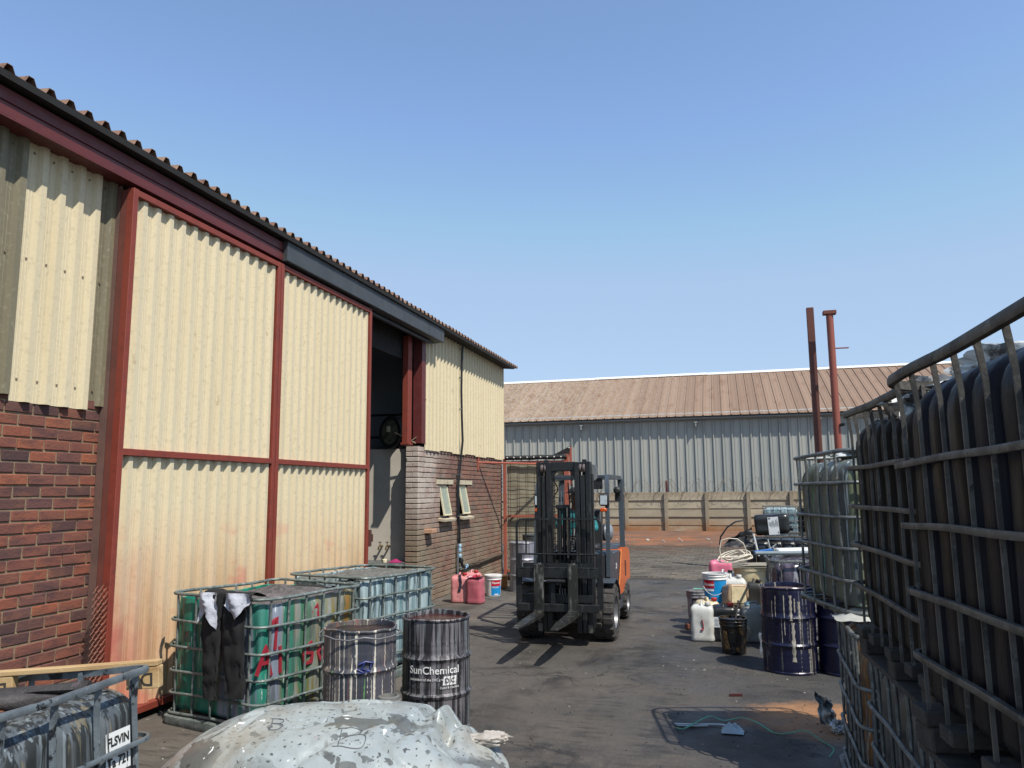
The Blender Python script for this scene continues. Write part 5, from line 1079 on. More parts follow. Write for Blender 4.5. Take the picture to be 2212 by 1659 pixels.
# ================================================================== ground scraps
grn = paint('green strapping', '1f8a63', rough=.45)
gp = [(-.428, 6.27), (-.361, 6.231), (-.192, 6.543), (-.084, 6.54), (.057, 6.603), (.173, 6.443), (.283, 6.305), (.40, 6.30), (.498, 6.331), (.607, 6.166), (.649, 5.986), (.594, 5.762)]
sp_ = spline([(x, y, .010+.012*(i % 3)) for i, (x, y) in enumerate(gp)])
tag(MB().sweep(sp_, lambda i: rect(.014 if i < 50 else .008, .002), up=(0, 0, 1)).obj('green_strap', grn, smooth=60), 'length of green plastic strapping curling over the oily ground', 'strap')
ps = thing('plastic_strip', 'white plastic strip with a crumpled clear end lying in the shadow', 'plastic strip', (0, 0, 0)); film = paint('cloudy film', '8fa0a8', rough=.35)
MB().sweep(spline([(-.449, 6.36, .012), (-.3, 6.37, .014), (-.16, 6.405, .014), (-.085, 6.40, .016), (-.05, 6.34, .02)]), rect(.022, .006), up=(0, 0, 1)).sweep(spline([(-.43, 6.33, .010), (-.3, 6.335, .012), (-.2, 6.37, .012)]), rect(.016, .005), up=(0, 0, 1)).obj('strip', paint('grey-white film', '9aa6ab', rough=.4), ps, 60)
m = MB(); m.grid(lambda u, v: (-.10+.16*u+.02*nz((u*3, v*3, 1)), 6.20+.15*v, .012+.05*math.sin(u*3.1)*math.sin(v*3.1)*(1+.8*nz((u*5, v*5, 3)))), 12, 12); m.obj('bag_end', film, ps, 20)
tag(MB().box((.02, 7.34, .012), (.11, .025, .02), Euler((0, 0, R(14)))).obj('red_chip', paint('dark red chip', '3f1615')), 'thin dark red chip lying on the ground by the orange dust', 'chip')
m = MB(); m.grid(lambda u, v: (.63+.13*u-.03*v+.03*nz((u*3, v*4, 1)), 6.55+.10*u+.05*nz((u*4, v*3, 5)), (.02+.24*v-.08*u*v)+.02*nz((u*8, v*8, 2))), 14, 16)
cr = thing('crushed_tin', 'crushed grey tin sheet leaning by the lower right tank', 'tin', (0, 0, 0)); m.obj('sheet', paint('dirty tin', '7c8488', [(6, .45, .65, '4e5557', .7), (16, .58, .68, 'aab1b3', .5)], .35, .5), cr, 30)
def blob(c, s, seed, rough=.5, f=3.2, n=(22, 14)):
    m = MB()
    def fn(u, v):
        a, b = u*2*math.pi, (v-.5)*math.pi; d = Vector((math.cos(a)*math.cos(b), math.sin(a)*math.cos(b), math.sin(b))); k = 1+rough*(abs(nz(d, f, seed))*1.6-.4)+.3*rough*nz(d, f*3, seed+5)
        return (c[0]+d.x*s[0]*k, c[1]+d.y*s[1]*k, c[2]+d.z*s[2]*k)
    return m.grid(fn, *n)
silver = paint('crumpled silver film', 'c8cacb', [(8, .45, .6, '55585a', .8)], .28, .4)
blob((.74, 6.44, .04), (.05, .06, .05), 3, .7).obj('crumple', silver, cr, 20)
# crumpled film on the stacked tanks
sheetw = paint('torn white film', 'c9cac6', [(7, .50, .58, '1e1e20', .9), (5, .6, .68, '8a857d', .6)], .4)
tag(blob((1.02, 2.72, 2.15), (.30, .24, .10), 5, .45, 2.2, (48, 30)).obj('plastic_film', sheetw, smooth=30), 'big crumple of torn white and black film on top of the nearest stacked tank', 'plastic film', 'torn film on the stacked tanks')
tag(blob((.84, 3.42, 2.13), (.20, .26, .10), 9, .45, 2.2, (44, 28)).obj('plastic_film', sheetw, smooth=30), 'silvery crumple of torn film on the dark brown stacked tank', 'plastic film', 'torn film on the stacked tanks')
tag(blob((.98, 5.5, 2.02), (.26, .2, .04), 12, .5, 2.2, (36, 22)).obj('plastic_film', sheetw, smooth=30), 'flat torn white film on the grey green-dripped tank', 'plastic film', 'torn film on the stacked tanks')
m = MB(); m.grid(lambda u, v: (.60+.5*u, 4.98+.28*v+.05*u, 1.035+.05*math.sin(u*4)*math.sin(v*3)+.02*nz((u*6, v*6, 1))), 20, 12); tag(m.obj('pallet_sheet', paint('white liner scrap', 'a5a69f', [(6, .5, .68, '6a6a63', .7)], .6), smooth=60), 'crumpled pale liner sheet jutting out under the grey green-dripped tank', 'liner')
# grit, flakes and wood crumbs
fl = {'pale': MB(), 'dark': MB()}; rs = random.Random(77)
for i in range(1500):
    y = 3.4+rs.random()**1.6*20; x = rs.uniform(-4.3, 1.0) if rs.random() < .7 else rs.uniform(-.5, .9); s = rs.uniform(.003, .009)*(1+.03*y); k = rs.random()*6.28
    p = [(x+s*(1.5*math.cos(k+a)*rs.uniform(.4, 1)), y+s*1.2*math.sin(k+a)*rs.uniform(.5, 1), .002) for a in (0, 1.5, 3.1, 4.6)]
    fl['pale' if rs.random() < .22 else 'dark'].add(p+[(x, y, .004+s*.5)], [(0, 1, 4), (1, 2, 4), (2, 3, 4), (3, 0, 4)])
for i in range(160):
    x, y = -3.0+rs.gauss(0, .18)-.35, 4.55+rs.gauss(0, .16); s = rs.uniform(.006, .02); k = rs.random()*6.28
    p = [(x+s*(1.9*math.cos(k+a)), y+s*math.sin(k+a), .002) for a in (0, 1.5, 3.1, 4.6)]; fl['dark'].add(p+[(x, y, .004+s*.7)], [(0, 1, 4), (1, 2, 4), (2, 3, 4), (3, 0, 4)])
for k, c in (('pale', '958f84'), ('dark', '2b2825')): tag(fl[k].obj('litter_flakes', paint(k+' flakes', c, rough=.8), smooth=0), kind='stuff')
m = MB(); rs = random.Random(6)
for i in range(26): m.box((-4.55+.55*rs.random(), 14.8+1.6*rs.random(), .02+.06*rs.random()), (.05+.15*rs.random(), .04+.1*rs.random(), .03+.05*rs.random()), Euler((rs.random(), rs.random(), rs.random()*3)))
tag(m.obj('rubble', paint('brown rubble', '7d5a3f', [(6, .45, .65, '4f3b2c', .7)], .9), smooth=0), kind='stuff')
tag(MB().box((-4.08, 14.3, .11), (.13, .12, .20), Euler((0, 0, R(8))), ch=.004).box((-4.08, 14.3, .215), (.15, .14, .015), Euler((0, 0, R(8)))).obj('carton', paint('brown carton', '9a6a3c', rough=.85)), 'small brown carton on the ground by the gate post', 'carton')
m = MB()
for i in range(12):
    x, y = rs.uniform(-3.9, .2), rs.uniform(27, 29.5); m.box((x, y, .05), (.04+.08*rs.random(), .04+.05*rs.random(), .02+.04*rs.random()), Euler((rs.random(), rs.random(), rs.random()*3)))
tag(m.obj('soil_litter', paint('white litter', '9b968b', rough=.7), smooth=0), kind='stuff')
# ================================================================== the collapsed white tank in front
lin_t = NT('spattered white liner')
c = lin_t.mix(lin_t.mul(lin_t.rng(lin_t.noise(2.2, 5, .6), .45, .68), .6), '8f9797', 'b0b4b0'); c = lin_t.mix(lin_t.mul(lin_t.rng(lin_t.noise((2.4, 1.5, 2), 6, .68), .46, .66), .75), c, '857c6c')
c = lin_t.mix(lin_t.mul(lin_t.rng(lin_t.noise((7, 3, 4), 5, .65), .5, .7), .5), c, '6d685e')
msk = lin_t.rng(lin_t.noise(1.5, 3, .5), .36, .5)
c = lin_t.mix(lin_t.mul(lin_t.rng(lin_t.noise(3.4, 4, .5, dist=.5), .56, .575), lin_t.mul(msk, .92)), c, '565854'); c = lin_t.mix(lin_t.mul(lin_t.rng(lin_t.noise(16, 3, .45, dist=.4), .63, .65), lin_t.mul(msk, .92)), c, '50524f'); c = lin_t.mix(lin_t.mul(lin_t.rng(lin_t.noise(22, 3, .45), .68, .70), .8), c, '5a5c58'); c = lin_t.mix(lin_t.mul(lin_t.rng(lin_t.noise(38, 2, .4), .66, .68), .9), c, '3f403f')
c = lin_t.mix(lin_t.mul(lin_t.rng(lin_t.noise(7, 2, .4), .745, .755), .8), c, '9a3a34'); c = lin_t.mix(lin_t.mul(lin_t.rng(lin_t.noise(11, 3, .5, dist=1.), .69, .705), .9), c, 'e4e6e4')
liner_m = lin_t.fin(c, .38, 0, lin_t.noise(9, 4), .008, .15)
heap = thing('collapsed_tank', 'collapsed white plastic tank spattered with grey paint, sagging on the ground in front', 'collapsed tank', (-2.15, 4.42, 0), (0, 0, R(14)))
FOLDS = [((.44, .42), (.36, -.14), .030, .030), ((.36, -.14), (.28, -.46), .022, .03), ((.62, .40), (.52, -.10), .035, .035), ((.52, -.10), (.62, -.40), .03, .04), ((.74, .34), (.66, .05), .028, .025),
         ((-.30, -.22), (.20, -.29), .012, .014), ((-.30, .13), (.16, .05), .012, .014), ((-.46, .45), (-.62, -.30), .014, .02), ((-.78, .40), (-.90, -.10), .014, .022), ((.10, -.34), (-.20, -.62), .018, .025), ((.20, .38), (.10, .08), .012, .016)]
RIDGES = [((.50, .42), (.47, -.02), .040, .035), ((.47, -.02), (.42, -.42), .025, .035), ((.70, .36), (.80, .10), .03, .03), ((-.27, -.19), (.18, -.26), .008, .012), ((-.28, .16), (.15, .08), .008, .012), ((-.55, .45), (-.70, -.30), .010, .025)]
def segd(x, y, a, b):
    dx, dy = b[0]-a[0], b[1]-a[1]; t = max(0, min(1, ((x-a[0])*dx+(y-a[1])*dy)/(dx*dx+dy*dy))); return math.hypot(x-a[0]-t*dx, y-a[1]-t*dy)
def heapz(x, y):
    a, b = (x+.12)/1.08, (y+.12)/.72; r = (abs(a)**2.5+abs(b)**2.5)**.4
    if r >= 1: return None
    z = .535*(1-r**3.2)**.55
    z *= 1+.05*nz((x, y, 2), 1.6)-.22*math.exp(-((x-.62)**2+(y+.22)**2)/.05)+.07*math.exp(-((x-.44)**2+(y-.40)**2)/.02)-.10*max(0, x-.6)/.4
    for A_, B_, d, w in FOLDS: z -= d*math.exp(-(segd(x, y, A_, B_)/w)**2)
    for A_, B_, d, w in RIDGES: z += d*math.exp(-(segd(x, y, A_, B_)/w)**2)
    q = nz((x*1.1+y*.5, y*1.6-x*.3, 3), 2.2); z += .012*nz((x*1.3, y*2, 5), 2.5)-.020*max(0, .12-abs(q))/.12*(1 if x > -.1 else .4)
    return max(.0, z*min(1, (1-r)*14))
def hp(u, v):                                                        # polar grid
    t = v; a = u*2*math.pi; e = 1/((abs(math.cos(a))**2.5+abs(math.sin(a))**2.5)**.4); rr = t**.85
    x, y = 1.08*rr*e*math.cos(a)-.12, .72*rr*e*math.sin(a)-.12; z = heapz(x*.9995, y*.9995)
    return (x, y, z if z is not None else 0.0)
m = MB(); m.grid(hp, 300, 130); m.obj('liner', liner_m, heap, 60)
def nk_z(x, y): return heapz(x, y) or 0
nx_, ny_ = .09, .40
MB().lathe([(.055, -.05), (.055, .03), (.075, .032), (.078, .05), (.07, .055), (.07, .075), (.055, .08), (.05, .05), (.0, .05)], 24, (nx_, ny_, nk_z(nx_, ny_)), cap0=False, cap1=False).obj('neck', paint('dark neck', '6b6b66', [(9, .5, .65, '3a3937', .8)], .5), heap, 35)
m = MB(); m0 = m
def hstroke(pts, r=.0028):
    P3 = spline([(x, y, 0) for x, y in pts], 8); m.tube([(x, y, nk_z(x, y)+.002) for x, y, _ in P3], r, 5)
hstroke([(-.03, -.36), (-.01, -.54)]); hstroke([(-.05, -.37), (.07, -.36), (.08, -.44), (-.01, -.45)]); hstroke([(-.01, -.45), (.11, -.45), (.11, -.53), (-.04, -.54)])
m = MB(); hstroke([(-.46, -.22), (-.44, -.34)], .003); hstroke([(-.47, -.22), (-.40, -.23), (-.40, -.28), (-.45, -.28), (-.38, -.30), (-.40, -.34), (-.45, -.34)], .003)
dmk = paint('dark marker', '55575a', rough=.7); m0.obj('marker_letter', dmk, heap, 60); m.obj('marker_letter', dmk, heap, 60)
rg_ = thing('white_rag', 'crumpled dirty white rag on the right end of the collapsed tank', 'rag', (0, 0, 0))
mat_h = Matrix.Translation(heap.location) @ Euler(heap.rotation_euler).to_matrix().to_4x4()
hp_ = mat_h @ Vector((.74, .02, nk_z(.74, .02)))
rag_m = paint('dirty white rag', 'aaa49b', [(6, .46, .62, '6e665e', .8)], .9, bump=.004, bs=90)
for k, (dx, dy, dz, s) in enumerate(((0, 0, .02, (.13, .05, .035)), (.05, .03, .035, (.09, .04, .03)), (-.07, -.02, .02, (.07, .04, .028)))):
    blob((hp_.x+dx, hp_.y+dy, hp_.z+dz), s, 21+k*4, .38, 2.0, (40, 24)).obj('fold', rag_m, rg_, 60)
# ================================================================== forklift
fk = thing('forklift', 'orange and charcoal forklift facing the camera with black mast, load backrest and raised forks', 'forklift', (-1.93, 10.4, 0))
mast_m = paint('black mast steel', '232526', [(6, .45, .68, '151617', .7), (14, .55, .7, '3b3833', .5), ((30, 30, 3), .60, .70, '4a4c4b', .6)], .42, .2); worn = paint('worn fork steel', '3b3b38', [((8, 8, 3), .46, .62, '1f2020', .85), ((22, 22, 6), .56, .68, '8d8c86', .7)], .38, .5)
bare = paint('bare worn steel', '6c6a64', [(20, .45, .65, '4b4a46', .7)], .4, .6); char = paint('charcoal body paint', '3a4046', [(5, .5, .7, '2f3438', .5), (30, .62, .7, '6d7074', .4)], .4)
orng = paint('orange body paint', 'd4641c', [(5, .5, .7, 'bd5516', .5), (14, .60, .7, '9a4716', .4)], .32, coat=.3); rub = paint('dusty tyre rubber', '3d3a37', [(7, .45, .65, '2a2827', .7), (30, .55, .68, '56514b', .5)], .9, bump=.003)
rimm = paint('grey wheel rim', '77787a', [(10, .48, .66, '4d4d4d', .7)], .45, .4); chrome = paint('chromed rod', 'b5b7b8', rough=.2, metal=.9)
MX = .06
mast = None
fr = MB()
for s in (-1, 1):
    fr.box((MX+s*.300, -1.13, 1.153), (.058, .17, 1.995), ch=.006)
    fr.box((MX+s*.335, -1.07, 1.1), (.016, .10, 1.8))
for z in (2.095,): fr.box((MX, -1.06, z), (.60, .05, .11), ch=.006)
for z in (.30, .62, 1.02): fr.box((MX, -.99, z), (.56, .04, .10), ch=.005)
mast = fr.obj('mast', mast_m, fk)
inner = MB(); innr = MB()
for s in (-1, 1):
    inner.box((MX+s*.237, -1.15, 1.07), (.055, .16, 1.83), ch=.006); inner.box((MX+s*.237, -1.05, 2.08), (.05, .04, .2))
    innr.box((MX+s*.174, -1.17, 1.15), (.058, .16, 1.99), ch=.006)
innr.box((MX, -1.17, 2.095), (.30, .06, .11), ch=.006)
for s in (-1, 1): innr.prism([(MX+s*.145, 2.04), (MX+s*.08, 2.04), (MX+s*.145, 1.93)], -1.19, -1.15, 'y')
inner.obj('middle_channel', mast_m, mast); innr.obj('inner_channel', mast_m, mast)
tipm = MB()
for s in (-1, 1):
    for x in (.300, .237, .174): tipm.box((MX+s*x, -1.215-(.02 if x < .2 else 0), .205), (.052, .012, .09))
tipm.obj('channel_tips', bare, mast, 0)
for s in (-1, 1):
    for x in (.258, .215):
        f = MB().lathe([(.0, -.014), (.045, -.014), (.05, -.008), (.05, .008), (.045, .014), (0, .014)], 20, cap0=False, cap1=False); f.obj('roller', paint('worn roller', '6d6260', rough=.45, metal=.4) if 'worn roller' not in bpy.data.materials else bpy.data.materials['worn roller'], mast, loc=(MX+s*x, -1.20, 2.07), rot=(0, R(90), 0))
cyl = MB()
for x, z1, r in ((-.075, 1.60, .028), (-.02, 1.60, .022), (.03, 1.60, .026)): cyl.cyl((MX+x, -1.08, .35), (MX+x, -1.08, z1), r, 12)
cyl.box((MX-.03, -1.08, 1.61), (.17, .07, .05), ch=.005)
cyl.obj('lift_cylinder', mast_m, mast)
MB().cyl((MX+.03, -1.12, 1.0), (MX+.03, -1.12, 1.60), .012, 10).cyl((MX-.05, -1.10, 1.63), (MX-.05, -1.10, 1.80), .009, 8).obj('cylinder_rod', chrome, mast)
for x in (-.125, .095):
    ch = MB()
    for k in range(44): ch.box((MX+x, -1.14, .62+k*.032), (.022 if k % 2 else .014, .012, .026))
    ch.obj('chain', paint('oily chain', '3c3934', rough=.5, metal=.5) if 'oily chain' not in bpy.data.materials else bpy.data.materials['oily chain'], mast, 0)
MB().tube(spline([(-.12, -1.02, 1.95), (-.05, -1.0, 1.82), (-.12, -1.0, 1.65), (-.11, -1.05, 1.0)]), .008, 6).tube(spline([(.09, -1.05, 1.9), (.10, -1.02, 1.5), (.07, -1.05, .9)]), .008, 6).tube(spline([(-.03, -1.28, .66), (.04, -1.30, .68), (.10, -1.27, .64), (.15, -1.25, .64)]), .007, 6).obj('hydraulic_hose', blk, mast, 60)
# carriage and backrest
cg = MB(); CYY = -1.33
cg.box((-.0, CYY, .85), (.97, .05, .125), ch=.006).box((-.0, CYY, .45), (.97, .05, .09), ch=.006)
for k in range(7): cg.box((-.42+k*.14, CYY-.026, .905), (.07, .006, .012))
for s in (-1, 1): cg.box((MX+s*.12, CYY+.03, .66), (.05, .05, .5))
cg.box((0, CYY+.06, .93), (.86, .03, .05)).box((0, CYY+.06, .55), (.80, .02, .09))
carr = cg.obj('carriage', mast_m, fk)
MB().cyl((-.13, CYY-.03, .755), (.10, CYY-.03, .755), .022, 14).obj('side_shift_cylinder', mast_m, carr); MB().cyl((-.19, CYY-.03, .755), (-.13, CYY-.03, .755), .010, 10).obj('cylinder_rod', chrome, carr)
for i in range(4): MB().cyl((.02+.032*i, CYY+.02, .60), (.02+.032*i, CYY+.02, .665), .008, 8).obj('hose_fitting', chrome, carr) if i < 3 else None
bk = MB(); BY = -1.30
xl, xr, zt = -.50, .52, 1.47
path = [(xl, BY, .44), (xl, BY, 1.40)]+[(xl+.07-.07*math.cos(R(a)), BY, 1.40+.07*math.sin(R(a))) for a in (30, 60, 90)]+[(xr-.07+.07*math.sin(R(a)), BY, 1.40+.07*math.cos(R(a))) for a in (0, 30, 60)]+[(xr, BY, 1.40), (xr, BY, .44)]
bk.sweep(path, rect(.022, .030), up=(0, -1, 0))
for x in (xl+.035, xr-.035): bk.box((x, BY, .75), (.05, .03, .64), ch=.003)
bk.sweep([(xl, BY, 1.06), (xr, BY, 1.06)], circ(.011, 8))
bk.obj('load_backrest', mast_m, fk)
bb_ = bpy.data.objects['load_backrest']
um = MB().cyl((0, 0, 1.06), (0, 0, 1.465), .010, 8).mesh('backrest_bar', 40)
for k in range(7): put('backrest_bar', um, mast_m, bb_, (-.385+k*.13, BY, 0))
for x in (-.215, .19):
    f = MB(); hw = .058
    pr = [(-1.40, .95), (-1.36, .95), (-1.36, .40), (-1.40, .365), (-1.70, .372), (-2.46, .392), (-2.47, .400), (-1.46, .412), (-1.43, .418), (-1.405, .44)]
    f.prism(pr, x-hw, x+hw, 'x'); f.v = [((x+(px-x)*(1 if py > -1.95 else 1-.55*max(0, (-1.95-py)/.52)**1.6)), py, pz) for px, py, pz in f.v]
    # taper needs a mid row
    f = MB(); top = lambda y: .412-(.012)*(-(y+1.46))/1.0; ys_ = [-1.46-1.01*k/12 for k in range(13)]
    f.box((x, -1.378, .685), (2*hw, .042, .53), ch=.004)
    rows = []
    for k, y in enumerate(ys_):
        t = k/12; w = hw*(1 if t < .55 else 1-.45*((t-.55)/.45)**1.8); th = .045*(1-t)+.010
        rows.append([(x-w, y, top(y)), (x+w, y, top(y)), (x+w, y, top(y)-th), (x-w, y, top(y)-th)])
    rows.insert(0, [(x-hw, -1.400, .432), (x+hw, -1.400, .432), (x+hw, -1.36, .375), (x-hw, -1.36, .375)]); rows.insert(1, [(x-hw, -1.42, .417), (x+hw, -1.42, .417), (x+hw, -1.40, .362), (x-hw, -1.40, .362)])
    v = [p for q in rows for p in q]; f.add(v, [(i*4+a, i*4+(a+1) % 4, (i+1)*4+(a+1) % 4, (i+1)*4+a) for i in range(len(rows)-1) for a in range(4)]+[(0, 1, 2, 3), tuple(len(v)-4+a for a in range(4))])
    fo = f.obj('fork', worn, fk, 30)
    MB().cyl((x+.01, -1.37, .95), (x+.01, -1.37, .965), .022, 12).obj('fork_pin', chrome, fo)
# body
bd = MB()
bd.prism([(-.42, .50), (-.42, .93), (-.36, .98), (.62, .98), (.62, .42), (-.30, .42)], -.495, .495, 'x')
body = bd.obj('body', char, fk)
MB().prism([(-.38, .21), (.72, .21), (.72, .418), (-.30, .418)], -.50, .50, 'x').obj('step_skirt', char, body)
MB().prism([(-.40, .982), (-.32, 1.02), (-.12, 1.02), (-.10, .982)], -.48, .48, 'x').obj('dash_cowl', char, body)
MB().box((0, -.47, .75), (.86, .06, .50), ch=.01).box((0, -.50, .45), (.80, .10, .12)).obj('front_panel', paint('black panel', '1b1d1f', rough=.6), body)
op = [(.13, .40), (.20, .44), (.33, .60), (.45, .80), (.58, .985), (1.10, .985), (1.30, .965), (1.46, .90), (1.50, .80), (1.50, .52), (1.36, .50), (1.22, .52), (1.12, .52), (.98, .50), (.80, .46), (.72, .40)]
cwt = MB().prism(op, -.512, .512, 'x'); cw = cwt.obj('counterweight', orng, fk)
for s in (-1, 1):
    MB().box((s*.513, .94, .70), (.008, .09, .22), ch=.003).obj('vent', blk, cw, 0)
    m = MB(); m.sweep([(s*.513, y, z) for y, z in ((.15, .43), (.26, .52), (.36, .66), (.48, .86), (.56, .97))], [(-.03, -.003), (.03, -.003), (.03, .003), (-.03, .003)], up=(s, 0, 0)); m.obj('orange_flash', paint('bright orange edge', 'e5802f', rough=.35) if s < 0 else bpy.data.materials['bright orange edge'], cw, 40)
text_mb('33', .10, lambda a, b, d: (.498+d, .10+a, .80+b), bold=.02, shear=.2).obj('lettering', white, body, 0)
MB().prism([(.62, .99), (.70, 1.03), (1.25, 1.03), (1.32, .985)], -.45, .45, 'x').obj('engine_cover', char, cw)
# fenders, wheels
def wheel(x, y, r, w, s, lugs):
    wr = thing_part = bpy.data.objects.new('wheel', None); COL.objects.link(wr); wr.parent = fk; wr.location = (x, y, r); wr.empty_display_size = .1
    prf = [(r*.60, -w/2), (r*.93, -w/2), (r*.985, -w/2+.02), (r*.99, 0), (r*.985, w/2-.02), (r*.93, w/2), (r*.60, w/2)]
    t = MB().lathe(prf, 48, cap0=False, cap1=False); t.v = [(p[2], p[0], p[1]) for p in t.v]
    for k in range(lugs):
        for sd_ in (-1, 1):
            a = 2*math.pi*(k+(.5 if sd_ > 0 else 0))/lugs; b = Euler((a, 0, 0)); t.box(b.to_matrix() @ Vector((sd_*w*.26, 0, r*.975)), (w*.46, 2*math.pi*r/lugs*.62, r*.10), b, ch=.008)
            t.box(b.to_matrix() @ Vector((sd_*w*.49, 0, r*.90)), (w*.06, 2*math.pi*r/lugs*.55, r*.14), b, ch=.004)
    t.obj('tyre', rub, wr, 40)
    q = MB().lathe([(r*.62, w*.46), (r*.58, w*.48), (r*.55, w*.40), (r*.50, w*.22), (r*.30, w*.18), (r*.28, w*.30), (r*.14, w*.32), (0, w*.32)], 36, cap0=False, cap1=False); q.v = [(s*p[2], p[0], p[1]) for p in q.v]
    for k in range(8): a = k*math.pi/4; q.cyl((s*w*.17, r*.40*math.cos(a), r*.40*math.sin(a)), (s*w*.23, r*.40*math.cos(a), r*.40*math.sin(a)), r*.045, 8)
    q.obj('rim', rimm, wr, 40)
for s in (-1, 1):
    wheel(s*.465, -.68, .325, .25, s, 16); wheel(s*.44, .97, .245, .20, s, 16)
    fd = MB(); pth = [(s*.46, -.68+.40*math.cos(R(a)), .325+.385*math.sin(R(a))) for a in (20, 45, 70, 95, 118)]
    fd.sweep(pth, rect(.25, .02), up=(0, -1, 0)) if False else None
    v = []
    for a in range(15, 125, 10):
        for dx in (.34, .60): v.append((s*dx, -.68+.385*math.cos(R(a)), .325+.385*math.sin(R(a))))
    k = len(v)//2; fd.add(v, [(2*i, 2*i+1, 2*i+3, 2*i+2) for i in range(k-1)]); v2 = [(p[0], -.68+(p[1]+.68)*1.04, .325+(p[2]-.325)*1.04) for p in v]; fd.add(v2, [(2*i, 2*i+1, 2*i+3, 2*i+2) for i in range(k-1)])
    n_ = len(v); fd.f += [(2*i+1, 2*i+3, n_+2*i+3, n_+2*i+1) for i in range(k-1)]+[(0, 1, n_+1, n_), (n_-2, n_-1, 2*n_-1, 2*n_-2)]
    fd.obj('fender', char, fk, 40)
MB().box((0, -.66, .34), (.72, .16, .18), ch=.01).box((0, .97, .26), (.66, .12, .14), ch=.01).obj('axle', blk, fk)
# overhead guard
g = MB()
for s in (-1, 1):
    g.sweep([(s*.475, -.46, .72), (s*.47, -.40, 1.30), (s*.462, -.33, 1.88), (s*.452, -.27, 1.955), (s*.44, -.18, 1.985), (s*.44, 1.14, 1.985)], rect(.055, .05), up=(s, 0, 0))
    g.sweep([(s*.44, 1.18, 1.97), (s*.47, 1.05, .95)], rect(.06, .07), up=(s, 0, 0))
g.box((0, -.24, 1.985), (.86, .06, .045), ch=.004).box((0, 1.14, 1.985), (.86, .06, .045), ch=.004)
for k in range(6): g.box((0, -.02+k*.2, 1.99), (.86, .03, .03))
guard = g.obj('overhead_guard', paint('slate guard tube', '3b434a', [(9, .5, .7, '2e3439', .5), (30, .62, .7, '77838c', .4)], .4), fk, 40)
def lamp(x, y, z, s):
    hs = MB().box((x, y, z), (.115, .07, .15), ch=.018); h = hs.obj('headlight', blk, fk, 40)
    MB().box((x, y-.036, z), (.09, .01, .12), ch=.006).obj('lens', paint('lamp glass', 'b9c4c9', [(40, .45, .6, '8f9ca3', .6)], .12), h, 0)
    m = MB().tube([(x-.065, y-.045, z+.085), (x+.065, y-.045, z+.085), (x+.068, y-.045, z-.06), (x+.05, y-.03, z-.1)], .006, 6); m.obj('lamp_guard', mast_m, h, 40)
    MB().box((x-.005, y-.01, z-.125), (.085, .06, .045), ch=.008).obj('indicator', paint('amber indicator', 'c2501a', rough=.25), h, 40)
for s in (-1, 1): lamp(s*.43, -.42, 1.68, s)
MB().box((.47, .62, 1.80), (.10, .12, .11), ch=.03).box((.47, .66, 1.70), (.08, .06, .10)).obj('work_lamp', blk, fk, 40)
MB().box((.30, -.20, 1.89), (.16, .10, .14), ch=.006).obj('control_box', blk, fk)
MB().prism([(.35, 2.13), (.43, 2.11), (.445, 2.07), (.44, 1.95), (.42, 1.925), (.35, 1.925)], -1.02, -.98, 'y').obj('mast_plate', paint('grey plate', '6d7072', rough=.5), fk)
gas = MB().lathe([(0, -.40), (.07, -.395), (.105, -.37), (.12, -.32), (.12, .27), (.105, .30), (.07, .32), (0, .33)], 28, cap0=False, cap1=False); gas.v = [(p[2], p[0], p[1]) for p in gas.v]
go = gas.obj('gas_cylinder', paint('silver gas cylinder', 'a9adb0', [(6, .5, .7, '7f8486', .5)], .3, .6), fk, 50, loc=(0, 1.12, 1.19))
for x in (-.2, .2):
    q = MB().lathe([(.124, -.015), (.124, .015)], 28, cap0=False, cap1=False); q.v = [(p[2]+x, p[0], p[1]) for p in q.v]; q.obj('strap', blk, go)
st_ = MB().box((0, .46, 1.02), (.48, .46, .10), ch=.03).box((0, .72, 1.28), (.46, .10, .50), Euler((R(-10), 0, 0)), ch=.03); st_.obj('seat', paint('black seat vinyl', '1a1a1b', rough=.55), fk, 40)
sw = MB().tube([(.17*math.cos(a), .0+.17*math.sin(a)*.82, 1.30+.17*math.sin(a)*.57) for a in [k*math.pi/12 for k in range(24)]], .013, 8, True).cyl((0, -.02, 1.29), (0, -.20, 1.0), .025, 10).box((0, 0, 1.30), (.32, .03, .012)); sw.obj('steering_wheel', blk, fk, 50, loc=(-.04, 0, 0))
MB().cyl((.17, -.15, 1.0), (.17, -.10, 1.18), .008, 8).cyl((.21, -.15, 1.0), (.21, -.10, 1.18), .008, 8).obj('lever', chrome, fk)
# ================================================================== driver
pr = thing('person', 'person in a dark peaked cap, teal shirt and grey trousers seated driving the forklift', 'person', (-2.02, 10.83, 1.07))
skin = paint('brown skin', '5a3826', [(14, .45, .65, '4a2d1e', .4)], .5); teal = paint('teal work shirt', '1f6f74', [(9, .45, .65, '175659', .5), (20, .6, .7, '2f8489', .5)], .85, bump=.004, bs=40); gtr = paint('grey work trousers', '6b6662', [(9, .45, .65, '55504d', .6)], .9, bump=.004, bs=40)
def skinned(name, pts, edges, rad, mat, parent, lv=2):
    me = bpy.data.meshes.new(name); me.from_pydata(pts, edges, []); o = put(name, me, mat, parent)
    md = o.modifiers.new('Skin', 'SKIN'); md.use_smooth_shade = True
    sv = me.skin_vertices[0].data
    for i, r in enumerate(rad): sv[i].radius = (r, r) if isinstance(r, (int, float)) else r
    sv[0].use_root = True
    s2 = o.modifiers.new('Sub', 'SUBSURF'); s2.levels = lv; s2.render_levels = lv; return o
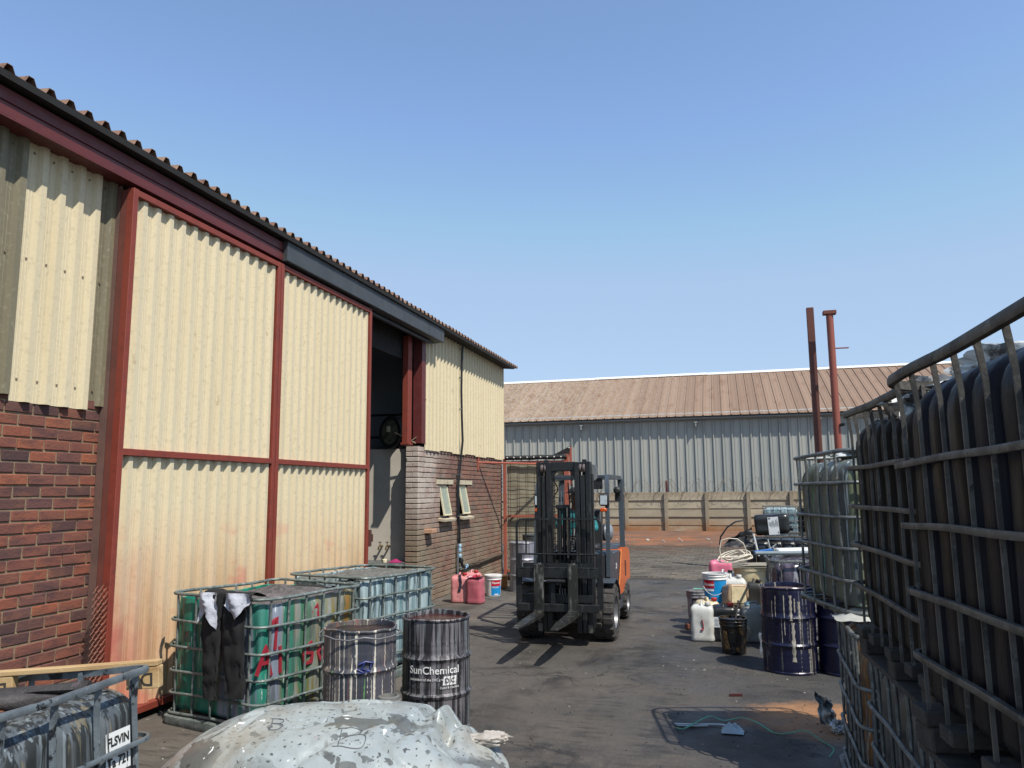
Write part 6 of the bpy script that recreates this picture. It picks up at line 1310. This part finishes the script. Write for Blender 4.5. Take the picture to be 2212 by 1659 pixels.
V = [(0, 0, .02), (0, .03, .14), (0, .04, .30), (0, .02, .42), (0, .0, .50), (0, -.02, .58), (0, -.03, .66), (0, -.03, .74),   # pelvis .. head
     (-.17, .02, .43), (-.24, -.10, .24), (-.12, -.36, .24),                                                                    # arm to the wheel
     (.17, .02, .43), (.27, -.02, .20), (.16, -.26, .20),
     (-.09, -.02, .0), (-.13, -.42, .04), (-.13, -.44, -.36), (.09, -.02, .0), (.15, -.42, .04), (.15, -.44, -.36),
     (-.13, -.56, -.40), (.15, -.56, -.40)]
Eg = [(0, 1), (1, 2), (2, 3), (3, 4), (4, 5), (5, 6), (6, 7), (3, 8), (8, 9), (9, 10), (3, 11), (11, 12), (12, 13), (0, 14), (14, 15), (15, 16), (0, 17), (17, 18), (18, 19), (16, 20), (19, 21)]
Rd = [(.13, .10), (.13, .09), (.15, .10), (.10, .08), .052, (.070, .085), (.078, .098), (.066, .08), .055, .042, .030, .055, .042, .030, .085, .065, .045, .085, .065, .045, .04, .04]
body_o = skinned('body', V, Eg, Rd, skin, pr)
for s, wr in ((-1, V[10]), (1, V[13])):                              # five fingers closing round the rim
    for k, (l, dx) in enumerate(((.075, -.030), (.085, -.010), (.080, .010), (.065, .028))):
        b = Vector(wr); skinned('finger', [b+Vector((dx*.7, -.01, 0)), b+Vector((dx, -.05, .02)), b+Vector((dx, -.05-l*.45, .012)), b+Vector((dx, -.05-l*.55, -.022)), b+Vector((dx, -.05-l*.25, -.04))], [(0, 1), (1, 2), (2, 3), (3, 4)], [.016, .011, .0095, .009, .008], skin, body_o, 1)
    b = Vector(wr); skinned('thumb', [b+Vector((-s*.015, -.01, 0)), b+Vector((-s*.045, -.035, -.005)), b+Vector((-s*.045, -.075, -.02))], [(0, 1), (1, 2)], [.015, .012, .010], skin, body_o, 1)
Vs = [V[i] for i in (0, 1, 2, 3, 8, 9, 11, 12)]+[(-.20, -.19, .24), (.235, -.10, .20)]
Vs[0] = (0, 0, .03)
skinned('shirt', Vs, [(0, 1), (1, 2), (2, 3), (3, 4), (4, 5), (3, 6), (6, 7), (5, 8), (7, 9)], [(.15, .12), (.15, .11), (.17, .12), (.12, .10), .075, .062, .075, .062, .055, .058], teal, pr)
skinned('trousers', [(0, 0, .01), V[14], V[15], (-.13, -.44, -.32), V[17], V[18], (.15, -.44, -.32)], [(0, 1), (1, 2), (2, 3), (0, 4), (4, 5), (5, 6)], [(.15, .12), .10, .08, .062, .10, .08, .062], gtr, pr)
hd = Vector((0, -.035, .655)); ha = R(-38)
def hp3(x, y, z): m_ = Matrix.Rotation(ha, 4, 'Z'); return hd+m_ @ Vector((x, y, z))
cp = MB(); n = 24
for k in range(7):
    t = k/6; r = .112*math.cos(t*1.5); cp.v += [tuple(hp3(r*math.cos(2*math.pi*i/n)*.92, r*math.sin(2*math.pi*i/n)*1.08, .045+.085*math.sin(t*1.5))) for i in range(n)]
cp.f += [(k*n+i, k*n+(i+1) % n, (k+1)*n+(i+1) % n, (k+1)*n+i) for k in range(6) for i in range(n)]
cp.grid(lambda u, v: tuple(hp3((u-.5)*.19*(1-.25*v*v), -.10-.085*v*(1-.6*(2*u-1)**2), .05-.02*v+.015*(1-(2*u-1)**2))), 10, 6)
cp.obj('cap', paint('dark cap', '1b1c1e', rough=.9), pr, 60)
ft = MB()
ft.sweep([hp3(0, -.085, .02), hp3(0, -.105, -.005), hp3(0, -.118, -.028), hp3(0, -.095, -.036)], lambda i: circ((.010, .013, .018, .010)[i], 8)); ft.obj('nose', skin, pr, 60)
MB().sweep([hp3(-.028, -.085, -.066), hp3(0, -.098, -.064), hp3(.028, -.085, -.066)], lambda i: circ((.004, .009, .004)[i], 8)).obj('mouth', paint('lips', '4a2722', rough=.5), pr, 60)
for s in (-1, 1):
    e = MB().lathe([(0, -.011), (.008, -.008), (.011, 0), (.008, .008), (0, .011)], 12, cap0=False, cap1=False); e.v = [tuple(hp3(s*.032+p[0], -.082+p[1], .012+p[2]*.7)) for p in e.v]; e.obj('eye', paint('eye', 'cfc8bf', rough=.2) if s < 0 else bpy.data.materials['eye'], pr, 60)
    q = MB().sweep([hp3(s*.078, .0, .02), hp3(s*.092, .012, .005), hp3(s*.080, .008, -.028)], lambda i: circ((.010, .016, .008)[i], 8)); q.obj('ear', skin, pr, 60)
